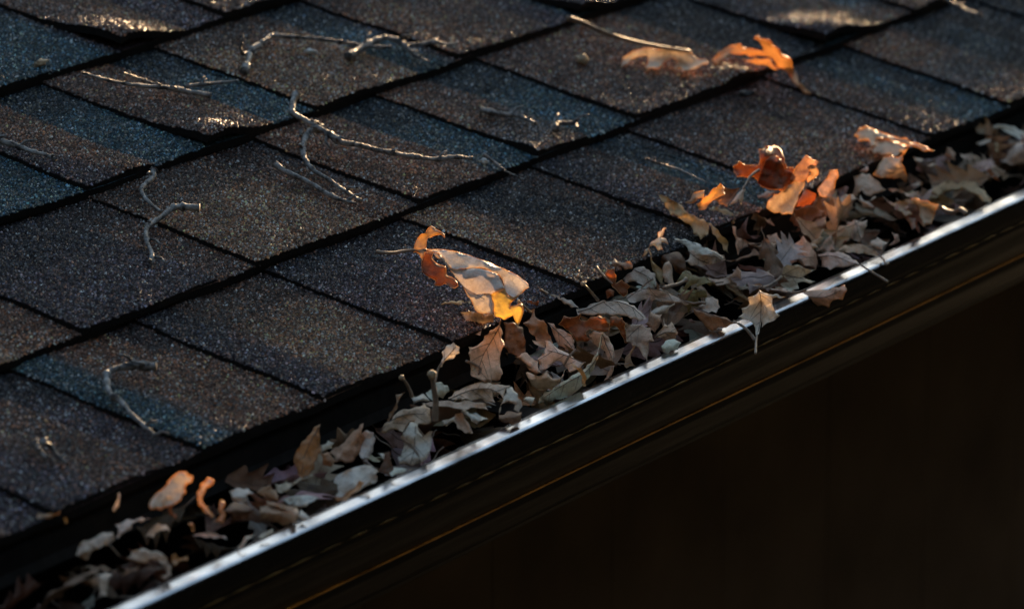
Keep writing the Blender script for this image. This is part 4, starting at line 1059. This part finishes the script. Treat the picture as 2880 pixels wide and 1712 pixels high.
leaf('small gold lit curl alone on the near left shingle edge', [('R8', '340,735 405,655 420,600 540,605 655,570 640,605 540,645 430,650 390,720')], 'tan', tilt=20, where='roof', name='leaf_scrap', rim_glow=.0007)
leaf('tiny gold fleck beside the lone curl', [('R8', '690,650 730,640 745,700 715,715')], 'orange', tilt=10, where='roof', name='leaf_scrap')
leaf('grey leaf sliver standing in the near shade', [('R8', '1270,480 1300,370 1318,380 1305,520 1260,580 1230,560')], 'grey', tilt=10, Y=-.03)
# ---- leaves on the roof above
leaf('grey brown scalloped leaf lying on the upper shingles', [('T', '1746,190 1752,161 1779,146 1825,135 1883,133 1940,145 1985,170 1992,180 1960,192 1925,198 1895,195 1905,172 1885,165 1850,192 1815,190 1822,157 1795,160 1765,178')], 'pale', near=.008, where='roof', anchor=('T', '1850,190'), tilt=40, cv=.6, stalk=('T', '1940,145 1870,135 1800,122 1740,106 1690,88 1640,65 1596,50'), stalk_r=.0016, name='oak_leaf', rim_glow=.0004)
leaf('bright orange curled leaf with blazing edges on the upper shingles', [('T', '2003,168 2020,150 2060,128 2080,124 2120,140 2150,146 2140,122 2122,108 2130,101 2160,112 2190,140 2220,165 2240,210 2255,240 2280,265 2262,262 2240,240 2215,205 2190,190 2165,160 2110,158 2070,152 2040,160 2015,178'), ('T', '2085,168 2120,160 2165,165 2195,192 2180,198 2130,182', 3, .4)], 'orange', where='roof', anchor=('T', '2120,195'), tilt=12, side=-10, cv=.5, name='oak_leaf', rim_glow=.0007, glow=(.7, .26, .04), near=.006)

# ---- leaves deeper in the trough: a few shapes, copied
def lobed_mesh(seed):
    rr = random.Random(seed)
    Lh = rr.uniform(.07, .1)
    nu, nv = 48, 8
    V, F = [], []
    curl, bend, tw = rr.uniform(-1.6, 1.6), rr.uniform(-1.4, 1.4), rr.uniform(-.8, .8)
    lob = rr.choice((3, 3.5, 4))
    for i in range(nu + 1):
        u = i / nu
        env = math.sin(math.pi * min(1, u * .96 + .03)) ** .7
        w = Lh * .42 * env * (.42 + .58 * (1 - abs(2 * ((lob * u) % 1.0) - 1)) ** 1.25) + .0010
        for j in range(-nv, nv + 1):
            v = j / nv
            x = Lh * u + abs(v) * w * .8
            y = v * w
            a = curl * v * env
            z = abs(v) * w * math.sin(abs(a)) * math.copysign(1, a * (1 if v > 0 else -1)) * .6
            y *= math.cos(a * .7)
            z += bend * Lh * .3 * (u - .5) ** 2 + .004 * noise.noise(Vector((x * 60, y * 60, seed))) + tw * (u - .5) * y
            V.append(Vector((x - Lh / 2, y, z)))
    m = 2 * nv + 1
    for i in range(nu):
        for j in range(2 * nv):
            F.append((i * m + j, i * m + j + 1, (i + 1) * m + j + 1, (i + 1) * m + j))
    rib = [V[i * m + nv] + Vector((0, 0, .0004)) for i in range(0, nu + 1, 2)]
    return V, F, rib, Lh
protos = []
for s in range(7):
    V, F, rib, Lh = lobed_mesh(s + 3)
    r0 = empty('dead_leaf')
    b0 = mesh_obj('blade', V, F, M_LEAF, r0, smooth=True)
    t = tube(rib, [.0006 - .0003 * i / len(rib) for i in range(len(rib))], 5)
    v0 = mesh_obj('veins', t[0], t[1], M_VEIN, r0, smooth=True)
    st = [rib[0] + Vector((-.003 * i, .0008 * math.sin(i), .0007 * i)) for i in range(8)]
    t = tube(st, [.0009] * 8, 6)
    s0_ = mesh_obj('stalk', t[0], t[1], M_STALK, r0, smooth=True)
    protos.append((r0, [b0, v0, s0_]))
used = set()
rf = random.Random(42)
WORDS = {'dark': 'dark brown', 'brown': 'mid brown', 'mauve': 'dull mauve', 'tan': 'tan', 'rust': 'rusty', 'grey': 'grey'}
for i in range(215):
    x = -.70 + 1.90 * (((i + 1) * .61803) % 1.0)
    # the pile is a little higher where the crest stands
    crest = .015 * math.exp(-((x - .28) / .22) ** 2) + .012 * math.exp(-((x - .02) / .2) ** 2) + .026 * math.exp(-((x - .8) / .3) ** 2)
    y = rf.uniform(-.056, .014)
    z = -.110 + rf.random() ** .5 * (.066 + crest * 1.4)
    k = rf.randrange(7)
    r0, parts = protos[k]
    if k in used:
        r1 = r0.copy(); col.objects.link(r1)
        ps = []
        for p in parts:
            q = p.copy(); col.objects.link(q); q.parent = r1; ps.append(q)
    else:
        r1, ps = r0, parts; used.add(k)
    r1.location = (x, y, z)
    r1.rotation_euler = (rf.uniform(-.9, .9), rf.uniform(-.6, .6), rf.uniform(0, 6.28))
    sc = rf.uniform(.42, .74) if -.25 < x < .1 else rf.uniform(.36, .52)
    r1.scale = (sc, sc, sc)
    bpy_m = Matrix.LocRotScale(r1.location, r1.rotation_euler, r1.scale)
    worst = 0.0
    for v in list(ps[0].data.vertices)[::3]:
        q = bpy_m @ v.co
        lim = -.070 + (LZ - q.z) / .09 * .036 if q.z < LZ + .006 else -.078
        worst = max(worst, lim - q.y)
    r1.location.y += worst
    if worst > .05: r1.scale = (sc * .6,) * 3; r1.location.y = -.01
    if x < -.25: r1.location.z += .012
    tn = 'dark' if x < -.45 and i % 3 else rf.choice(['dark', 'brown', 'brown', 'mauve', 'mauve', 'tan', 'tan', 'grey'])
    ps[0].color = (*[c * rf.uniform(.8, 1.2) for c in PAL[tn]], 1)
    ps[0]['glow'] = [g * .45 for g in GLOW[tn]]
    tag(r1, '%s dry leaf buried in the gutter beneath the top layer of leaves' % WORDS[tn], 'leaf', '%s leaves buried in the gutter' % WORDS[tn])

# loose leaves that heap up against the shingle edge below the crest
rh = random.Random(9)
LOOSE = {'tan': 'tan', 'grey': 'grey', 'pale': 'pale', 'brown': 'brown', 'pink': 'rosy', 'olive': 'olive'}
for i in range(64):
    q = (i * .61803 + .13) % 1.0
    x = -.12 + 1.12 * q
    top = .030 * math.exp(-((x - .30) / .2) ** 2) + .016 * math.exp(-((x - .05) / .16) ** 2) + .022 * math.exp(-((x - .75) / .28) ** 2)
    r0, parts = protos[rh.randrange(7)]
    r1 = r0.copy(); col.objects.link(r1)
    ps = []
    for p in parts:
        c = p.copy(); col.objects.link(c); c.parent = r1; ps.append(c)
    r1.location = (x, rh.uniform(-.045, .012), -.050 + top + rh.uniform(-.012, .010))
    r1.rotation_euler = (rh.uniform(-1.1, 1.1), rh.uniform(-.8, .8), rh.uniform(0, 6.28))
    sc = rh.uniform(.32, .5)
    r1.scale = (sc, sc * rh.uniform(.8, 1.15), sc * rh.uniform(1.0, 2.0))
    tn = rh.choice(list(LOOSE))
    ps[0].color = (*[min(.75, c * rh.uniform(1.1, 1.4)) for c in PAL[tn]], 1)
    ps[0]['glow'] = [g * .45 for g in GLOW[tn]]
    tag(r1, 'small %s curled leaf loose in the heap against the shingle edge' % LOOSE[tn], 'leaf', '%s leaves heaped against the shingle edge' % LOOSE[tn])

# ------------------------------------------------------------------ twigs and bits on the shingles
def twig(label, lines, r=.0024, lifts=None, name='twig', knobs=6):
    """lines: pixel polylines lying on the roof; the first is the stem, the rest branches. lifts: end lifts in mm"""
    root = None
    rr = random.Random(hash(label) % 9999 if False else len(label) * 31 + len(lines[0]))
    for li, s in enumerate(lines):
        pts2 = pix('T', s)
        n = len(pts2)
        la, lb = (lifts[li] if lifts and li < len(lifts) else (2, 2))
        pts = []
        for i, p in enumerate(pts2):
            q = i / (n - 1)
            lift = la * (1 - q) ** 2 + lb * q ** 2 + rr.uniform(0, 1.2)
            pts.append(on_roof(p[0], p[1], -.003 + r + lift * .001))
        P = catmull(pts, 9, False, True)
        if root is None:
            root = empty(name, P[len(P) // 2]); tag(root, label, 'twig')
        A = root.location
        rad = r * (1.0 if li == 0 else .72)
        N = len(P)
        kn = [rr.random() for _ in range(knobs)] + [0.0, 1.0]
        rad *= .72
        rads = []
        for i in range(N):
            q = i / (N - 1)
            b = sum(math.exp(-((q - k) / .013) ** 2) for k in kn)
            rads.append(rad * (1.2 - .62 * q) * (1 + .5 * min(b, 1.2) + rr.uniform(-.1, .14) + .2 * noise.noise(Vector((i * .9, li, r * 1000)))))
        P = [p + Vector((noise.noise(Vector((i * .5, 1, li))), noise.noise(Vector((i * .5, 5, li))), noise.noise(Vector((i * .5, 9, li))))) * rad * .22 for i, p in enumerate(P)]
        t = tube([p - A for p in P], rads, 9)
        mesh_obj('stem' if li == 0 else 'branch', t[0], t[1], M_BARK, root, smooth=True)
        # bud scars: short side stubs
        for k in kn[:max(2, knobs // 2)]:
            i = min(N - 2, max(1, int(k * (N - 1))))
            d = (P[i + 1] - P[i - 1]).normalized()
            o = (d.orthogonal().normalized() * rr.uniform(-1, 1) + RN * rr.uniform(.2, 1)).normalized()
            ln = rr.uniform(.8, 2.4)
            t = tube([P[i] - A, P[i] + (o + d * .6) * rad * 1.5 * ln - A, P[i] + (o * .9 + d * 1.1) * rad * 2.3 * ln - A], [rad * .65, rad * .5, rad * .4], 6)
            mesh_obj('bud', t[0], t[1], M_BARK, root, smooth=True)
    return root
twig('long grey twig with knobby tip lying across two shingle courses', ['834,265 823,292 823,319 865,342 919,373 960,400 1010,408 1056,421 1087,427 1133,436 1175,442 1229,448 1279,442 1329,446'], .0027, [(16, 12)], knobs=10)
twig('pale jointed twig curving down beneath the long grey twig', ['915,361 873,367 853,408 857,446 880,477 923,504 960,530 1015,565', '850,368 852,390 853,415'], .0026, [(8, 2), (3, 0)], knobs=9)
twig('straight stub of twig beside the pale jointed twig', ['773,461 800,481 865,511 923,546 960,562 990,570'], .0026, [(2, 2)])
twig('short crooked twig with dark knuckles, upper piece of a broken pair', ['433,479 425,503 398,532 412,562 452,595'], .0024, [(5, 2)])
twig('bent twig with a dark end, lower piece of a broken pair', ['561,585 492,582 457,608 415,639 413,678 427,712 427,739'], .0026, [(6, 1)], knobs=8)
twig('hooked banded twig on the lowest slate blue shingle', ['438,1031 369,1028 308,1043 300,1066 308,1104 342,1131 358,1152 385,1179 424,1213 436,1224'], .0027, [(6, 3)], knobs=9)
twig('straight twig lying on the tan shingle beside the hooked banded twig', ['-40,385 0,396 50,411 92,427 131,436 154,448'], .0027, [(2, 3)]).__setitem__('label', 'straight grey twig stub with a flared broken end on the shingles')
twig('thin dark forked twig high on the shingles with sunlit tips', ['592,269 531,258 461,246 400,242 327,231 277,219 231,204', '434,238 384,219 346,204'], .0021, [(1, 11), (1, 12)])
twig('thin dark straight twig lying by the thin forked one', ['527,242 596,235 669,227'], .0018, [(1, 2)])
twig('angled twig with a curled gold lit bud at its end', ['688,200 700,165 707,142 742,119 765,100 815,104 896,110 960,119 1037,131 1098,133', '707,142 694,150 682,152 676,138 682,122'], .0026, [(1, 3), (2, 14)])
twig('knobby sunlit twig crossing the end of the angled twig', ['979,160 1037,123 1083,106 1121,115 1141,129 1191,123 1221,115 1252,125 1285,123', '1141,129 1165,155 1205,172'], .0025, [(1, 9), (3, 2)], knobs=10)
twig('short brown twig ending in a cluster of gold lit buds', ['1352,308 1402,321 1441,323 1460,327 1485,337 1506,346'], .0024, [(0, 6)], knobs=10)
twig('small arched bark curl lit gold beside the bud cluster', ['1562,362 1566,348 1590,346 1618,347 1623,360'], .0024, [(3, 5)], name='bark_curl')
twig('fine dry stalk bridging the edge of a shingle course', ['1360,434 1383,450 1421,481 1444,492 1471,504'], .0013, [(6, 1)], name='stalk_fragment')
twig('short dark stub pair near the eave, grey piece', ['92,1240 110,1262 128,1286'], .0024, [(2, 1)], knobs=3)
twig('short stub near the eave with a gold lit top', ['121,1243 143,1254 166,1283 189,1302'], .0020, [(9, 1)], knobs=3)
twig('gold lit twig far up the shingles at the right', ['2640,-8 2689,12 2720,31 2762,44'], .0020, [(6, 6)])
twig('fine gold lit stem leading to the crest of the leaf heap', ['1817,446 1860,462 1920,481 1950,496 1985,512'], .0011, [(5, 8)], name='stem_fragment')
def gutter_stick(label, reg, s, Y, r):
    pts = catmull([at_y(p[0], p[1], Y) for p in pix(reg, s)], 6, False, False)
    root = empty('leaf_stalk', pts[-1]); tag(root, label, 'stalk')
    n = len(pts)
    t = tube([p - root.location for p in pts], [r * (.8 + .5 * i / n + (.5 if i < 2 else 0)) for i in range(n)], 8)
    mesh_obj('stem', t[0], t[1], M_STALK, root, smooth=True)
    d = (pts[0] - pts[1]).normalized()
    t = tube([pts[0] - root.location - d * r, pts[0] - root.location + d * r, pts[0] - root.location + d * r * 2], [r * 1.2, r * 1.8, r * .9], 8)
    mesh_obj('stalk_base', t[0], t[1], M_SEED, root, smooth=True)
gutter_stick('dark bare leaf stalk with a pale knob standing upright from the pile', 'R6', '1620,65 1632,140 1640,210 1660,330 1655,450 1650,560', -.048, .0018)
gutter_stick('thin brown stalk leaning out of the dark gap beneath the eave', 'R6', '1290,90 1340,150 1380,230 1400,290', -.02, .0011)
gutter_stick('thin pale stick poking up beside the amber tip of the large leaf', 'R1', '1715,970 1760,1010 1845,1085', -.012, .0007)
gutter_stick('slender grey stalk leaning from the heap over the dark eave gap', 'R3', '80,855 130,900 180,960 240,1030', -.012, .0010)
gutter_stick('dark leaf stalk curved like a swan neck across the heap', 'R3', '2245,785 2180,830 2100,880 2010,890', -.066, .0010)
gutter_stick('brown stalk with a blunt end lying on the grey brown leaves', 'R3', '1200,810 1130,850 1050,870 960,895', -.045, .0012)
def crumb(name, label, px, py, size, mat, seed, lift=.0):
    A = on_roof(px, py, -.004 + lift)
    bm = bmesh.new()
    bmesh.ops.create_icosphere(bm, subdivisions=3, radius=1)
    for v in bm.verts:
        k = 1 + .6 * noise.noise(v.co * 1.6 + Vector((seed, 0, 0))) + .45 * noise.noise(v.co * 4.1 + Vector((seed, 3, 0)))
        v.co = Vector((v.co.x * size[0] * k, v.co.y * size[1] * k, v.co.z * size[2] * k + size[2] * .7))
    me = bpy.data.meshes.new(name); bm.to_mesh(me); bm.free()
    me.materials.append(mat)
    me.polygons.foreach_set('use_smooth', [True] * len(me.polygons))
    o = bpy.data.objects.new(name, me); o.location = A; o.rotation_euler = (0, 0, seed)
    link(o); tag(o, label, 'debris')
crumb('seed_husk', 'tan crumpled seed husk alone on a brown shingle', 1637, 176, (.0055, .004, .0034), M_SEED, 1.1)
crumb('pale_chip', 'tiny white chip on the shingle below the angled twig', 873, 149, (.004, .003, .0018), M_CHIP, 2.3)
crumb('bud_crumb', 'small gold lit crumb at a shingle edge high on the roof', 115, 184, (.008, .0026, .0024), M_SEED, 3.2, .001)
crumb('white_grain', 'tiny pale grain under the tip of the long grey twig', 1361, 459, (.003, .0025, .002), M_CHIP, 4.4)
crumb('bark_crumb', 'dark bark crumb on the shade side of the orange leaf', 2100, 268, (.007, .004, .0022), M_FASC, 5.5)
